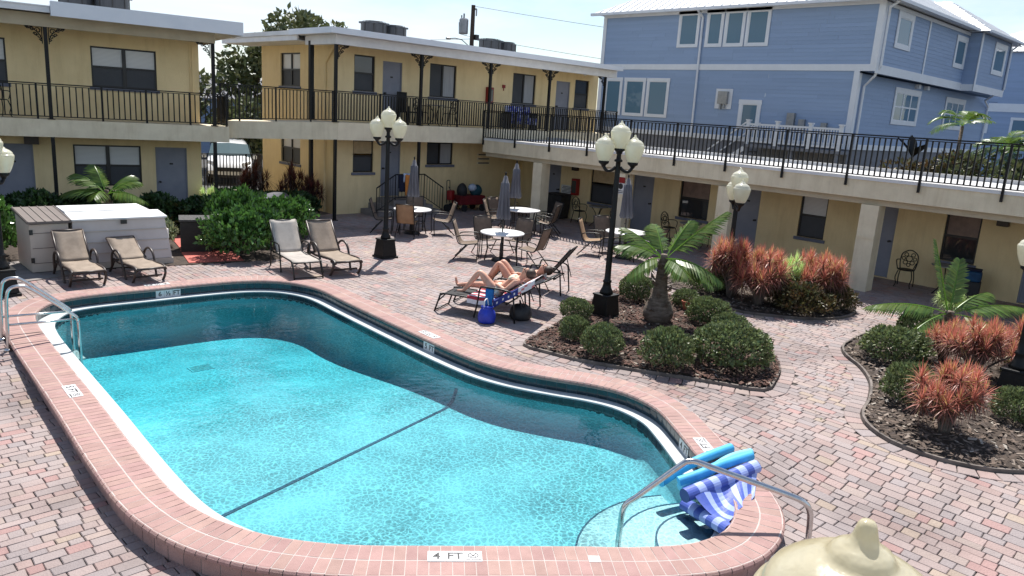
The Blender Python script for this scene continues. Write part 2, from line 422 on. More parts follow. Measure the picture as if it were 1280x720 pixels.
# ------------------------------------------------------------------ beds: soil, chips, edging
M['edging'] = pm('edging_board', (.20,.17,.15), (.10,.085,.075), scale=5, rough=.85)
M['chips'] = pm('bark_chips', (1,1,1), (.75,.75,.75), scale=3, rough=.95, tint=True)
M['litter'] = M['chips']
def bed(i, name_label, base, dense):
    t = thing('planting_bed', name_label, 'planting bed', (0,0,0))
    P = boff(i, -.01); c = sum((p for p in P), Vector())/len(P)
    m = MB(); rings = []
    for k, (f, z) in enumerate(((1,.01),(.93,.035),(.8,.06),(.6,.07),(.35,.075),(.1,.08))):
        rings.append([c.lerp(p, f) + Vector((0,0,z + (.03*mnoise.noise(Vector((p.x*f*3,p.y*f*3,k)))) if 0 < k else z)) for p in P])
    n = len(P)
    for r in rings: m.v.extend([tuple(p) for p in r])
    for a in range(len(rings)-1):
        for k in range(n): m.f.append((a*n+k, a*n+(k+1) % n, (a+1)*n+(k+1) % n, (a+1)*n+k))
    m.f.append(tuple((len(rings)-1)*n+k for k in range(n)))
    m.build('soil', M['soil'], t, smooth=True)
    e = MB(); a = boff(i, -.012); b = boff(i, .022)
    for k in range(n):
        j = (k+1) % n; z = .055
        for A, B, C, D in ((( a[k],z),(b[k],z),(b[j],z),(a[j],z)), ((b[k],-.02),(b[j],-.02),(b[j],z),(b[k],z)), ((a[j],-.02),(a[k],-.02),(a[k],z),(a[j],z))):
            e.add([(q.x, q.y, zz) for q, zz in (A,B,C,D)], [(0,1,2,3)])
    e.build('edging', M['edging'], t)
    r = random.Random(50+i); ch = MB(); bb = bbox(P); made = 0
    while made < dense:
        x, y = r.uniform(bb[0], bb[1]), r.uniform(bb[2], bb[3])
        if not inside(x, y, P): continue
        made += 1
        L = r.uniform(.018, .055); W = L*r.uniform(.25,.5); an = r.uniform(0, pi); tl = r.uniform(-.4,.4)
        z = .075 + .02*r.random(); u = Vector((cos(an),sin(an),sin(tl)))*L; v = Vector((-sin(an),cos(an),r.uniform(-.4,.4)))*W
        o = Vector((x,y,z)); q = r.random()
        if base == 'bark': cc = (.105,.05,.036) if q < .45 else (.06,.033,.026) if q < .8 else (.16,.095,.07) if q < .95 else (.34,.29,.24)
        else: cc = (.15,.11,.085) if q < .4 else (.08,.06,.05) if q < .75 else (.27,.22,.18) if q < .94 else (.45,.4,.34)
        ch.quad(o-u-v, o+u-v*.7, o+u*.9+v, o-u*.8+v, cc)
    c_ = ch.build('bark_mulch', M['chips'], t); c_['kind'] = 'stuff'
    return t
bed(0, 'curved mulched bed with round shrubs and a palm beside the pool', 'bark', 9000)
bed(1, 'winding bed of dry mulch at the right with red tufted plants', 'litter', 8000)
bed(2, 'small bed of red tufted plants in front of the square pillar', 'litter', 1800)

# ------------------------------------------------------------------ swimming pool
pool = thing('swimming_pool', 'freeform swimming pool with pink brick coping and turquoise water', 'swimming pool')
M['mortar'] = pm('pale_mortar', (.50,.44,.41), (.42,.365,.34), scale=8, rough=.95)
M['copebrick'] = pm('coping_brick', (1,1,1), (.86,.84,.84), scale=6, rough=.8, bump=.25, bscale=80, tint=True)
M['tile'] = pm('dark_teal_tile', srgb(38,62,72), srgb(26,44,54), scale=7, rough=.12, tint=True)
M['grout'] = pm('grey_grout', (.10,.12,.13), (.08,.09,.1), scale=9, rough=.9)
M['ledge'] = pm('pale_plaster', (.47,.50,.50), (.40,.43,.44), scale=3, rough=.7)
M['shell'] = pm('aqua_plaster', (.44,.73,.78), (.37,.66,.72), scale=1.5, rough=.8)
M['step'] = pm('white_plaster', (.66,.80,.82), (.58,.74,.77), scale=3, rough=.8)
M['navy'] = pm('navy_tile', (.045,.10,.17), (.035,.085,.15), scale=9, rough=.3)
N = len(POOL)
def ringmesh(m, rings, col=None):
    b = len(m.v)
    for r in rings: m.v.extend([tuple(p) for p in r])
    for a in range(len(rings)-1):
        for k in range(N): m.f.append((b+a*N+k, b+a*N+(k+1) % N, b+(a+1)*N+(k+1) % N, b+(a+1)*N+k))
m = MB()
ringmesh(m, [off(.0,-.07), off(-.012,-.05), off(-.014,-.004), off(.2,.0008), off(.43,-.001), off(.442,-.05), off(.40,-.075), off(.40,-.42)])
m.build('coping_bed', M['mortar'], pool)
w = MB(); fine = resample(POOL, .098); FN = normals(fine); nF = len(fine); rb = random.Random(3)
profs = ([(.208,0),(.02,0),(-.012,-.006),(-.028,-.022),(-.028,-.045),(-.01,-.062)], [(.222,0),(.41,0),(.438,-.006),(.453,-.022),(.453,-.048),(.436,-.064)])
for row, prof in enumerate(profs):
    for k in range(nF):
        a = .035; b = .965 if True else 1
        p0 = fine[k].lerp(fine[(k+1) % nF], a); p1 = fine[k].lerp(fine[(k+1) % nF], b)
        n0 = FN[k].lerp(FN[(k+1) % nF], a); n1 = FN[k].lerp(FN[(k+1) % nF], b); kk = rb.uniform(.9,1.07)
        c = (.365*kk, .228*kk*rb.uniform(.96,1.04), .203*kk)
        jz = rb.uniform(-.001,.001)
        vs = []
        for d, z in prof: vs += [(p0.x+n0.x*d, p0.y+n0.y*d, z+.002+jz), (p1.x+n1.x*d, p1.y+n1.y*d, z+.002+jz)]
        fs = [(2*q, 2*q+1, 2*q+3, 2*q+2) if row else (2*q+1, 2*q, 2*q+2, 2*q+3) for q in range(len(prof)-1)]
        w.add(vs, fs, c)
w.build('coping', M['copebrick'], pool)
# brick face of the raised side
w = MB(); fo = resample(off(.405), .2); FO = normals(fo)
for k in range(len(fo)):
    p0 = fo[k].lerp(fo[(k+1) % len(fo)], .02); p1 = fo[k].lerp(fo[(k+1) % len(fo)], .98); kk = rb.uniform(.85,1.08)
    for z0, z1 in ((-.078,-.42),): w.add([(p0.x,p0.y,z0),(p1.x,p1.y,z0),(p1.x,p1.y,z1),(p0.x,p0.y,z1)], [(0,1,2,3)], (.40*kk,.25*kk,.22*kk))
w.build('brick_skirt', M['copebrick'], pool)
m = MB(); ringmesh(m, [off(0,-.068), off(0,-.2)]); ringmesh(m, [offl(.005,-.225), offl(.005,-.36)]); m.build('grout_band', M['grout'], pool)
t1 = MB()
for d, z0, z1 in ((-.003,-.072,-.198),(None,-.228,-.36)):
    ft = resample(off(d) if d is not None else offl(.001), .152); nt_ = len(ft)
    for k in range(nt_):
        p0 = ft[k].lerp(ft[(k+1) % nt_], .03); p1 = ft[k].lerp(ft[(k+1) % nt_], .97); q = rb.uniform(.8,1.15)
        t1.add([(p0.x,p0.y,z1),(p1.x,p1.y,z1),(p1.x,p1.y,z0),(p0.x,p0.y,z0)], [(3,2,1,0)], (q,q,q))
t1.build('waterline_tile', M['tile'], pool)
m = MB(); ringmesh(m, [off(.02,-.2), offl(.02,-.203), offl(.005,-.208), offl(.002,-.228)]); m.build('gutter_ledge', M['ledge'], pool, auto=50)
def floor_z(x, y): return -.74 - .32*ss((y-8.2)/4.5)
def cove(d):
    t = [(0,.42),(.005,.26),(.04,.15),(.11,.06),(.2,.015),(.32,0)]
    for (a, ha), (b, hb_) in zip(t, t[1:]):
        if d <= b: return ha+(hb_-ha)*max(0,d-a)/(b-a)
    return 0
m = MB(); rings = [offl(.0,-.34)]
cen = Vector((5.0, 9.3, 0))
for d_, h_ in ((-.005,.26),(-.04,.15),(-.11,.06),(-.2,.015)): rings.append([Vector((p.x,p.y,floor_z(p.x,p.y)+h_)) for p in offl(d_)])
b2 = offl(-.32); rings.append([Vector((p.x,p.y,floor_z(p.x,p.y))) for p in b2])
for f in (.85,.7,.55,.4,.25,.1): rings.append([Vector(((cen.x+(p.x-cen.x)*f),(cen.y+(p.y-cen.y)*f),floor_z(cen.x+(p.x-cen.x)*f,cen.y+(p.y-cen.y)*f))) for p in b2])
ringmesh(m, rings); m.f.append(tuple((len(rings)-1)*N+k for k in range(N)))
m.build('basin', M['shell'], pool, smooth=True)
# floor line between the shallow and the deep end
m = MB(); A = Vector((2.62,7.25,0)); B = Vector((7.19,8.42,0)); q = (B-A).normalized(); nn = Vector((-q.y,q.x,0))*.024; row = []
for k in range(81):
    p = A.lerp(B, k/80); z = floor_z(p.x, p.y)+.008+cove(7.2-p.x); p.x -= .006; row.append([(p.x-nn.x,p.y-nn.y,z),(p.x+nn.x,p.y+nn.y,z)])
m.sheet(row); m.build('floor_line', M['navy'], pool)
# entry steps, nosed with dark tile
for r_, z_ in ((.68,-.315),(1.05,-.41),(1.46,-.53)):
    m = MB(); pl = [(6.3+r_*cos(2*pi*k/48), 3.22+r_*sin(2*pi*k/48)) for k in range(48)]
    pl = [p for p in pl if inside(p[0], p[1], off(-.2))] 
    cx, cy = 6.3, 3.3
    # keep the polygon ordered along the arc and close it behind the wall
    arcp = sorted(pl, key=lambda p: atan2(p[1]-3.22, p[0]-6.3))
    poly = [(6.3,2.95)] + arcp
    m.prism(poly, -1.2, z_); st_ = m.build('step', M['step'], pool)
    e = MB(); pts = [(6.3+(r_+.002)*cos(a), 3.22+(r_+.002)*sin(a), z_+.003) for a in [atan2(p[1]-3.22, p[0]-6.3) for p in arcp]]
    e.sheet([[p, (6.3+(p[0]-6.3)*(1-.02/r_), 3.22+(p[1]-3.22)*(1-.02/r_), p[2])] for p in pts]); e.build('step_edge', M['navy'], st_)
dr = MB(); dr.box(-.2,.2,-.14,.14,0,.012); d_ = dr.build('floor_drain', M['shell'], pool); d_.location = (5.05, 12.9, floor_z(5,12.9))
gr = MB()
for k in range(6): gr.box(-.17,.17,-.115+k*.042,-.095+k*.042,.013,.016)
gr.build('grate', pm('pale_grate', (.36,.60,.63), rough=.6), d_)
# depth markers
M['ink'] = pm('black_ink', (.015,.015,.018), rough=.5)
M['mark'] = pm('white_tile', (.74,.74,.73), (.66,.66,.66), scale=9, rough=.3)
def marker(o, right, up, txt, n_tiles=3, size=.13, symbol=True, tw=.155):
    o = Vector(o); r = Vector(right).normalized(); u = Vector(up).normalized(); nrm = r.cross(u)
    m = MB(); W = tw*n_tiles/2; Hh = .075
    for k in range(n_tiles):
        a = o + r*(-W + k*tw + .002) - u*Hh; m.obox(a, r*(tw-.004), u*2*Hh, nrm*.004)
    mk = m.build('depth_marker', M['mark'], pool)
    nt = len(txt); s0 = -W + tw/2
    for k, ch in enumerate(txt):
        if ch: lettering(ch, size, M['ink'], mk, o + r*(s0+k*tw) + nrm*.0055, r, u, .001)
    if symbol:
        c = o + r*(s0+(n_tiles-1)*tw) + nrm*.0055 + u*.012; e = MB()
        ring = [c + (r*cos(a)*1.2+u*sin(a))*.042 for a in [2*pi*k/8+pi/8 for k in range(8)]]
        inn = [c + (p-c)*.8 for p in ring]
        for k in range(8): e.quad(inn[k], ring[k], ring[(k+1) % 8], inn[(k+1) % 8])
        for sg in (1,-1):
            d = (r*1.1+u*sg).normalized(); pq = nrm.cross(d)*.004; e.quad(c-d*.03-pq, c+d*.03-pq, c+d*.03+pq, c-d*.03+pq)
        e.build('no_diving_symbol', M['ink'], mk)
        lettering('NO DIVING', .024, M['ink'], mk, o + r*(s0+(n_tiles-1)*tw) + nrm*.0055 - u*.052, r, u, .001)
    return mk
def at_edge(x, y):
    k = min(range(N), key=lambda i: (POOL[i].x-x)**2+(POOL[i].y-y)**2); return POOL[k], PN[k]
p, n = at_edge(3.62,4.7); z = .003
for (x, y), txt in (((3.92,4.43),('4','FT')), ((2.5,10.0),('5','FT')), ((7.45,9.6),('5','FT')), ((7.42,4.38),('4','FT'))):
    p, n = at_edge(x, y); tdir = Vector((n.y, -n.x, 0))  # reading direction for someone standing outside, facing the water
    up = -n; right = up.cross(Vector((0,0,1))); marker(Vector((p.x,p.y,z)) + n*.16, right, up, txt)
p, n = at_edge(5.1,14.86); up = -n; marker(Vector((p.x,p.y,z))+n*.26, up.cross(Vector((0,0,1))), up, ('6','½','FT'), 3, symbol=False)
def wall_marker(x, y, txt, n_):
    p, n = at_edge(x, y); o = Vector((p.x, p.y, -.132)) - n*.006; up = Vector((0,0,1)); right = up.cross(-n); 
    a = marker(o, right, up, txt, n_, .125, False)
wall_marker(5.25, 14.86, ('6','½','FT'), 3); wall_marker(7.42, 9.45, ('5','FT'), 2); wall_marker(7.62, 4.62, ('4','FT'), 2)
m = MB(); p, n = at_edge(4.85,3.72); m.box(-.05,.05,-.045,.045,0,.005); o_ = m.build('sensor_cover', M['mark'], pool); o_.location = (p.x+n.x*.19, p.y+n.y*.19, .0); o_.rotation_euler = (0,0,head(n.x,n.y))
m = MB(); m.lathe([(.0,0),(.05,.0),(.05,.01),(.03,.03),(0,.03)], 14); o_ = m.build('return_fitting', M['mark'], pool); o_.location = (4.6,5.15,floor_z(4.6,5.2))

# ------------------------------------------------------------------ water
def water_mat():
    m = bpy.data.materials.new('pool_water'); m.use_nodes = True; nt = m.node_tree; L = nt.links
    nt.nodes.remove(nt.nodes['Principled BSDF']); out = nt.nodes['Material Output']
    tc = nd(nt, 'ShaderNodeTexCoord'); O = tc.outputs['Object']
    # ripples
    n1 = nd(nt, 'ShaderNodeTexNoise', Scale=5.5, Detail=3.0, Roughness=.55); L.new(O, n1.inputs['Vector'])
    n2 = nd(nt, 'ShaderNodeTexNoise', Scale=1.3, Detail=1.0); L.new(O, n2.inputs['Vector'])
    ad = nd(nt, 'ShaderNodeMath', operation='ADD'); L.new(n1.outputs['Fac'], ad.inputs[0]); L.new(n2.outputs['Fac'], ad.inputs[1])
    bp = nd(nt, 'ShaderNodeBump', Strength=.16, Distance=.05); L.new(ad.outputs[0], bp.inputs['Height'])
    # caustic web painted into the tint, standing in for light focused by ripples
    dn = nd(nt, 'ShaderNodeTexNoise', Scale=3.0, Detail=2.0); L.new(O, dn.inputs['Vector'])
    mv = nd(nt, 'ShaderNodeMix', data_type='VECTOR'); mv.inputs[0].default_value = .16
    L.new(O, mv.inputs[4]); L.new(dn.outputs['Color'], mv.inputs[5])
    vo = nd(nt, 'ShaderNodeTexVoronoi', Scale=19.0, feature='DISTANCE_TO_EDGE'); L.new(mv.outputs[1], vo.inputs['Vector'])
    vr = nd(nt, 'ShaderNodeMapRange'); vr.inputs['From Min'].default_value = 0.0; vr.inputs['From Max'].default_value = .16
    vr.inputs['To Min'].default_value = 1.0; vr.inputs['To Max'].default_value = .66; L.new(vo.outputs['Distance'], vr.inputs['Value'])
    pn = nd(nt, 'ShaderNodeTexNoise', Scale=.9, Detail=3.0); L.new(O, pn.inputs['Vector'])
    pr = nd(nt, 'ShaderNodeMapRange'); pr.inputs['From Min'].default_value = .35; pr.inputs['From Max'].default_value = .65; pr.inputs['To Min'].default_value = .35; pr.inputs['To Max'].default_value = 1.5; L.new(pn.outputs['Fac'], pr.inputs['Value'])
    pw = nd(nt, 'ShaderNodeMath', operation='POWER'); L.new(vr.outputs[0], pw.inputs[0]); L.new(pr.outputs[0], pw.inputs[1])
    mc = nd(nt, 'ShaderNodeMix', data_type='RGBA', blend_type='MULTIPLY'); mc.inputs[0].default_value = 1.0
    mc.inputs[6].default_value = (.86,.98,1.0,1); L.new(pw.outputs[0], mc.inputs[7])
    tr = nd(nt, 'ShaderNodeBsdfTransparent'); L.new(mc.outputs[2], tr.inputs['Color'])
    gl = nd(nt, 'ShaderNodeBsdfGlossy', Roughness=.03); L.new(bp.outputs['Normal'], gl.inputs['Normal'])
    fr = nd(nt, 'ShaderNodeFresnel', IOR=1.46); L.new(bp.outputs['Normal'], fr.inputs['Normal'])
    ms = nd(nt, 'ShaderNodeMixShader'); L.new(fr.outputs[0], ms.inputs[0]); L.new(tr.outputs[0], ms.inputs[1]); L.new(gl.outputs[0], ms.inputs[2])
    L.new(ms.outputs[0], out.inputs['Surface'])
    va = nd(nt, 'ShaderNodeVolumeAbsorption', Density=.52); va.inputs['Color'].default_value = (.03,.83,.89,1); L.new(va.outputs[0], out.inputs['Volume'])
    return m
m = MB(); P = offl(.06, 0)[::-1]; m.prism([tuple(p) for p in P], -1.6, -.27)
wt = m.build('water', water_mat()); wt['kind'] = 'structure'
# ------------------------------------------------------------------ building helpers
class Fr:
    """wall frame: s along the wall, d outward (towards the courtyard), z up"""
    def __init__(s, o, u, n): s.o, s.u, s.n = Vector((o[0],o[1],0)), Vector((u[0],u[1],0)).normalized(), Vector((n[0],n[1],0)).normalized()
    def p(s, a, d, z): return s.o + s.u*a + s.n*d + Vector((0,0,z))
    def box(s, m, s0, s1, d0, d1, z0, z1): m.obox(s.p(s0,d0,z0), s.u*(s1-s0), s.n*(d1-d0), Vector((0,0,z1-z0)))
    def quad(s, m, a, b, c, d): m.quad(*[s.p(*q) for q in (a,b,c,d)])
def wall(m, fr, s0, s1, z0, z1, opens=(), dep=.11, d=0.0):
    S = sorted({s0, s1, *[v for o in opens for v in o[:2]]}); Z = sorted({z0, z1, *[v for o in opens for v in o[2:4]]})
    S = [v for v in S if s0 <= v <= s1]; Z = [v for v in Z if z0 <= v <= z1]
    for a, b in zip(S, S[1:]):
        for c, e in zip(Z, Z[1:]):
            if any(o[0] <= (a+b)/2 <= o[1] and o[2] <= (c+e)/2 <= o[3] for o in opens): continue
            fr.quad(m, (a,d,c), (b,d,c), (b,d,e), (a,d,e))
    for o in opens:
        a, b, c, e = o[:4]; q = d-dep
        fr.quad(m, (a,d,c),(a,q,c),(a,q,e),(a,d,e)); fr.quad(m, (b,q,c),(b,d,c),(b,d,e),(b,q,e))
        fr.quad(m, (a,d,e),(a,q,e),(b,q,e),(b,d,e)); fr.quad(m, (a,q,c),(a,d,c),(b,d,c),(b,q,c))
def window(parent, fr, s0, s1, z0, z1, style='single', dep=.11, sill=True, fm=None):
    fm = fm or M['frame']; q = -dep; m = MB(); t = .045
    def rect(a, b, c, e, w=t, d0=q+.005, d1=q+.06):
        fr.box(m, a, a+w, d0, d1, c, e); fr.box(m, b-w, b, d0, d1, c, e)
        fr.box(m, a+w, b-w, d0+.002, d1-.002, c, c+w); fr.box(m, a+w, b-w, d0+.002, d1-.002, e-w, e)
    rect(s0, s1, z0, z1); mid = (z0+z1)/2; units = []
    if style == 'double': units = [(s0, (s0+s1)/2-.02), ((s0+s1)/2+.02, s1)]; fr.box(m, (s0+s1)/2-.05, (s0+s1)/2+.05, q+.004, q+.066, z0+.002, z1-.002)
    elif style == 'slider': fr.box(m, (s0+s1)/2-.035, (s0+s1)/2+.035, q+.006, q+.068, z0+.04, z1-.04)
    else: units = [(s0, s1)]
    for a, b in units: fr.box(m, a+.04, b-.04, q+.007, q+.064, mid-.03, mid+.03)
    if style == 'twin': fr.box(m, (s0+s1)/2-.025, (s0+s1)/2+.025, q+.008, q+.065, z0+.03, z1-.03)
    w = m.build('window', fm, parent)
    def pane(name, mat, a, b, c, e, dd=.02):
        k = MB(); fr.box(k, a+.03, b-.03, q-.03, q+dd, c+.03, e-.03); return k.build(name, mat, w)
    if style == 'slider':
        h = (s0+s1)/2; pane('insect_screen', M['screen'], s0, h, z0, z1, .03); pane('pane', M['curtain'], h, s1, z0, z1, .016)
    elif style == 'dark':
        pane('pane', M['glass'], s0, s1, mid, z1); pane('insect_screen', M['screen'], s0, s1, z0, mid, .03)
    elif style == 'acunit':
        pane('panel', M['wallshade'], s0, s1, z0+(z1-z0)*.55, z1, .05); pane('insect_screen', M['screen'], s0, s1, z0, z0+(z1-z0)*.55, .03)
    elif style == 'twin':
        h = (s0+s1)/2
        for a, b in ((s0,h),(h,s1)): pane('pane', M['blind'], a, b, mid, z1); pane('insect_screen', M['screen'], a, b, z0, mid, .03)
    elif style == 'shade':
        pane('blind', M['blindtan'], s0, s1, mid-.02, z1); pane('pane', M['glass'], s0, s1, z0, mid, .02)
    else:
        for a, b in units: pane('blind', M['blind'], a, b, mid, z1); pane('insect_screen', M['screen'], a, b, z0, mid, .03)
    if sill:
        k = MB(); fr.box(k, s0-.06, s1+.06, -.05, .05, z0-.09, z0-.003); k.build('sill', M['sill'], w)
    return w
M['wallshade'] = pm('plaster_infill', srgb(196,176,140), rough=.9)
M['blindtan'] = pm('cloth_shade', srgb(150,128,116), srgb(120,100,92), scale=3, rough=.5)
def door(parent, fr, s0, s1, z0, z1, plate=None, dep=.11):
    m = MB(); q = -dep; fr.box(m, s0+.035, s1-.035, q, q+.045, z0+.01, z1-.035)
    d = m.build('door', M['door'], parent)
    k = MB(); fr.box(k, s0, s0+.035, q, q+.08, z0, z1); fr.box(k, s1-.035, s1, q, q+.08, z0, z1); fr.box(k, s0+.035, s1-.035, q, q+.078, z1-.035, z1)
    k.build('door_frame', M['door'], d)
    k = MB(); c = fr.p(s0+.11 if plate != 'r' else s1-.11, q+.05, z0+.98); k.tube([c, c+fr.n*.05], [.03,.03], 10); k.tube([c+fr.n*.045, c+fr.n*.10], [.016,.03], 10)
    k.build('knob', M['frame'], d)
    k = MB(); c = (s0+s1)/2; fr.box(k, c-.05, c+.05, q+.046, q+.052, z0+1.5, z0+1.55); k.build('number_plate', M['frame'], d)
    return d
def bracket(parent, o, u, sg):
    """cast scroll bracket in the plane of u and z"""
    u = Vector((u[0], u[1], 0)).normalized()*sg; o = Vector(o); m = MB()
    P = lambda a, z: o + u*a + Vector((0,0,z))
    def t(pts, r=.013): m.tube([P(*q) for q in pts], r, 5)
    t([(.02,0),(.42,0)]); t([(.03,-.42),(.03,0)])
    t([(.03,-.40)]+[(.03+.37*(1-cos(a)) , -.40+.38*sin(a)) for a in [pi/2*k/8 for k in range(1,9)]], .012)
    for cx, cz, r in ((.12,-.10,.08),(.25,-.07,.06),(.10,-.24,.06),(.35,-.04,.04),(.18,-.19,.045),(.06,-.33,.035)):
        t([(cx+r*(1-.09*k)*cos(.9*k), cz+r*(1-.09*k)*sin(.9*k)) for k in range(9)], .014)
    return m.build('bracket', M['black'], parent)
def post(parent, x, y, z0, z1, u=(1,0), w=.075, brackets=(1,-1), name='post'):
    m = MB(); uu = Vector((u[0],u[1],0)).normalized(); v = Vector((-uu.y,uu.x,0))
    m.obox(Vector((x,y,z0))-uu*w/2-v*w/2, uu*w, v*w, Vector((0,0,z1-z0)))
    m.obox(Vector((x,y,z0))-uu*w-v*w, uu*2*w, v*2*w, Vector((0,0,.02)))
    o = m.build(name, M['black'], parent)
    for sg in brackets: bracket(o, (x + uu.x*sg*w/2, y+uu.y*sg*w/2, z1-.02), uu, sg)
    return o
def railing(parent, a, b, za, zb, h, posts, drop=.0, sp=.105, ztop=None, side=None):
    """railing from a to b (xy); posts: distances from a; za/zb base heights; ztop level handrail"""
    a = Vector((a[0],a[1],0)); b = Vector((b[0],b[1],0)); d = (b-a); Ln = d.length; u = d/Ln; v = Vector((-u.y,u.x,0))
    zb_ = lambda s: za+(zb-za)*s/Ln
    zt = (lambda s: ztop) if ztop else (lambda s: zb_(s)+h)
    P = lambda s, z: a+u*s+Vector((0,0,z))
    m = MB(); m.bar(P(0,zt(0)-.015), P(Ln,zt(Ln)-.015), .05, .03); m.bar(P(0,zb_(0)+.075), P(Ln,zb_(Ln)+.075), .028, .025)
    m.bar(P(0,zt(0)-.06), P(Ln,zt(Ln)-.06), .026, .02)
    r = m.build('railing', M['black'], parent)
    for s in posts:
        k = MB(); k.obox(P(s,zb_(s)-drop)-u*.025-v*.025, u*.05, v*.05, Vector((0,0,zt(s)-.03-zb_(s)+drop))); k.build('rail_post', M['black'], r)
    ends = sorted(set([0]+list(posts)+[Ln]))
    for s0, s1 in zip(ends, ends[1:]):
        if s1-s0 < .15: continue
        n = max(1, round((s1-s0)/sp)); k = MB()
        for i in range(1, n):
            s = s0+(s1-s0)*i/n; k.obox(P(s,zb_(s)+.08)-u*.015-v*.015, u*.03, v*.03, Vector((0,0,zt(s)-.06-zb_(s)-.08)))
        if n > 1: k.build('baluster_panel', M['black'], r)
    return r

# ------------------------------------------------------------------ wing on the left (two storeys)
wa = thing('motel_wing', 'cream two storey wing at left with iron balcony and wide blinds window', 'motel building')
uA = (.984,-.177); nA = (-.177,-.984); PA = (5.33,23.36)
F = Fr(PA, uA, nA); Fw = Fr(F.p(0,-1.3,0), uA, nA)
up_open = [(-1.9,-.8,3.62,4.8), (1.2,2.9,3.68,4.79), (-3.6,-2.75,2.82,4.78), (-6.6,-5.2,3.68,4.79)]
lo_open = [(.62,2.38,.86,2.04), (2.77,3.66,.0,2.02), (-1.3,-.35,0,2.02), (-4.5,-2.8,.86,2.04)]
m = MB(); wall(m, Fw, -9, 4.08, 2.3, 5.45, up_open); wall(m, Fw, -9, 4.08, -.1, 2.3, lo_open)
Fw.quad(m, (4.08,0,-.1),(4.08,-6,-.1),(4.08,-6,5.45),(4.08,0,5.45)); Fw.quad(m, (-9,-6,-.1),(4.08,-6,-.1),(4.08,-6,5.45),(-9,-6,5.45)); Fw.quad(m, (-9,0,-.1),(-9,-6,-.1),(-9,-6,5.45),(-9,0,5.45))
m.build('wall', M['wall'], wa)
window(wa, Fw, -1.9,-.8,3.62,4.8, 'single'); window(wa, Fw, 1.2,2.9,3.68,4.79, 'double'); door(wa, Fw, -3.6,-2.75,2.82,4.78); window(wa, Fw, -6.6,-5.2,3.68,4.79,'double')
window(wa, Fw, .62,2.38,.86,2.04, 'double', sill=False); door(wa, Fw, 2.77,3.66,0,2.02); door(wa, Fw, -1.3,-.35,0,2.02); window(wa, Fw, -4.5,-2.8,.86,2.04,'double')
m = MB(); F.box(m, -9, 4.62, -1.295, 0, 2.30, 2.76); m.build('balcony_slab', M['trim'], wa)
m = MB(); F.box(m, -9, 4.28, -.16, 0, 5.10, 5.42); F.box(m, 4.12, 4.28, -1.3, -.16, 5.102, 5.418); m.build('roof_beam', M['beam'], wa)
m = MB(); F.box(m, -9, 4.30, -1.3, -.16, 5.43, 5.45); m.build('soffit', M['ceil'], wa)
m = MB(); F.box(m, .22, 4.91, -7.4, .58, 5.56, 5.70); F.box(m, -9, .22, -7.4, .30, 5.50, 5.60); rf = m.build('roof', M['roofwhite'], wa)
m = MB(); F.box(m, .22, 4.92, .58, .60, 5.35, 5.71); F.box(m, 4.91, 4.93, -7.4, .58, 5.35, 5.71); F.box(m, .2, .22, .3, .6, 5.352, 5.708); m.build('fascia', M['fascia'], rf)
m = MB(); F.box(m, .22, 4.9, 0, .575, 5.42, 5.45); m.build('eave_soffit', M['white'], rf)
m = MB(); F.box(m, -9, .19, .30, .42, 5.43, 5.58); F.box(m, -9, .19, .31, .44, 5.57, 5.60); m.build('gutter', M['white'], rf)
for s in (-8.2,-4.06,.08,4.22):
    q = F.p(s,-.06,0)
    post(wa, q.x, q.y, 2.76, 5.12, uA, .09, (1,-1) if s < 4 else (-1,)); post(wa, q.x, q.y, 0, 2.32, uA, .09, ())
a, b = F.p(-9,-.05,0), F.p(4.58,-.05,0)
railing(wa, a, b, 2.76, 2.76, .93, sp=.145, posts=[.02,2.2,4.94-.12,7.2,8.98-.2,10.2+.1,11.4,12.55,13.25,13.56])
a2 = F.p(4.58,-.09,0); b2 = F.p(4.58,-1.2,0); railing(wa, a2, b2, 2.76, 2.76, .93, [.02,1.1])
m = MB()
for dx in (0,.05): q = Fw.p(3.82+dx*1.4,.02,0); m.tube([(q.x,q.y,2.77),(q.x,q.y,5.4)], .012, 6)
m.build('conduit', M['wall'], wa)
m = MB(); F.box(m, -.55, -.2, -1.27, -1.12, 2.02, 2.22); m.build('porch_light', M['resin'], wa)

# ------------------------------------------------------------------ middle wing (two storeys)
wb = thing('motel_wing', 'cream two storey wing at the back with iron posts and rooftop units', 'motel building')
YB, YW, XE = 21.2, 22.35, 13.4
FB = Fr((0,YW), (1,0), (0,-1)); FE = Fr((XE,YW), (0,1), (-1,0))
upw = [(14.03,14.84,4.08,5.23,'dark'),(17.14,18.36,4.07,5.22,'slider'),(21.22,22.5,4.06,5.21,'slider'),(24.86,25.76,4.06,5.22,'dark')]
upd = [(15.15,15.95,3.09,5.12),(23.71,24.56,3.09,5.09)]
low_ = [(14.03,14.84,1.40,2.48,'acunit'),(17.13,18.35,1.66,2.46,'slider')]
lod = [(15.15,15.97,.55,2.48)]
end_u = [(2.42,3.84,4.12,5.25,'twin')]; end_l = [(2.42,3.84,1.44,2.5,'twin')]
m = MB(); o4 = lambda L: [x[:4] for x in L]
wall(m, FB, XE, 26.34, 2.8, 5.5, o4(upw)+upd); wall(m, FB, XE, 26.34, -.1, 2.8, o4(low_)+lod)
wall(m, FE, 0, 5.3, 2.8, 5.5, o4(end_u)); wall(m, FE, 0, 5.3, -.1, 2.8, o4(end_l))
m.quad((XE,YW+5.3,-.1),(26.34,YW+5.3,-.1),(26.34,YW+5.3,5.5),(XE,YW+5.3,5.5)); m.quad((26.34,YW,-.1),(26.34,YW+5.3,-.1),(26.34,YW+5.3,5.5),(26.34,YW,5.5))
m.build('wall', M['wall'], wb)
for x in upw+low_: window(wb, FB, *x[:4], x[4], sill=True)
for x in upd+lod: door(wb, FB, *x)
for x in end_u+end_l: window(wb, FE, *x[:4], x[4])
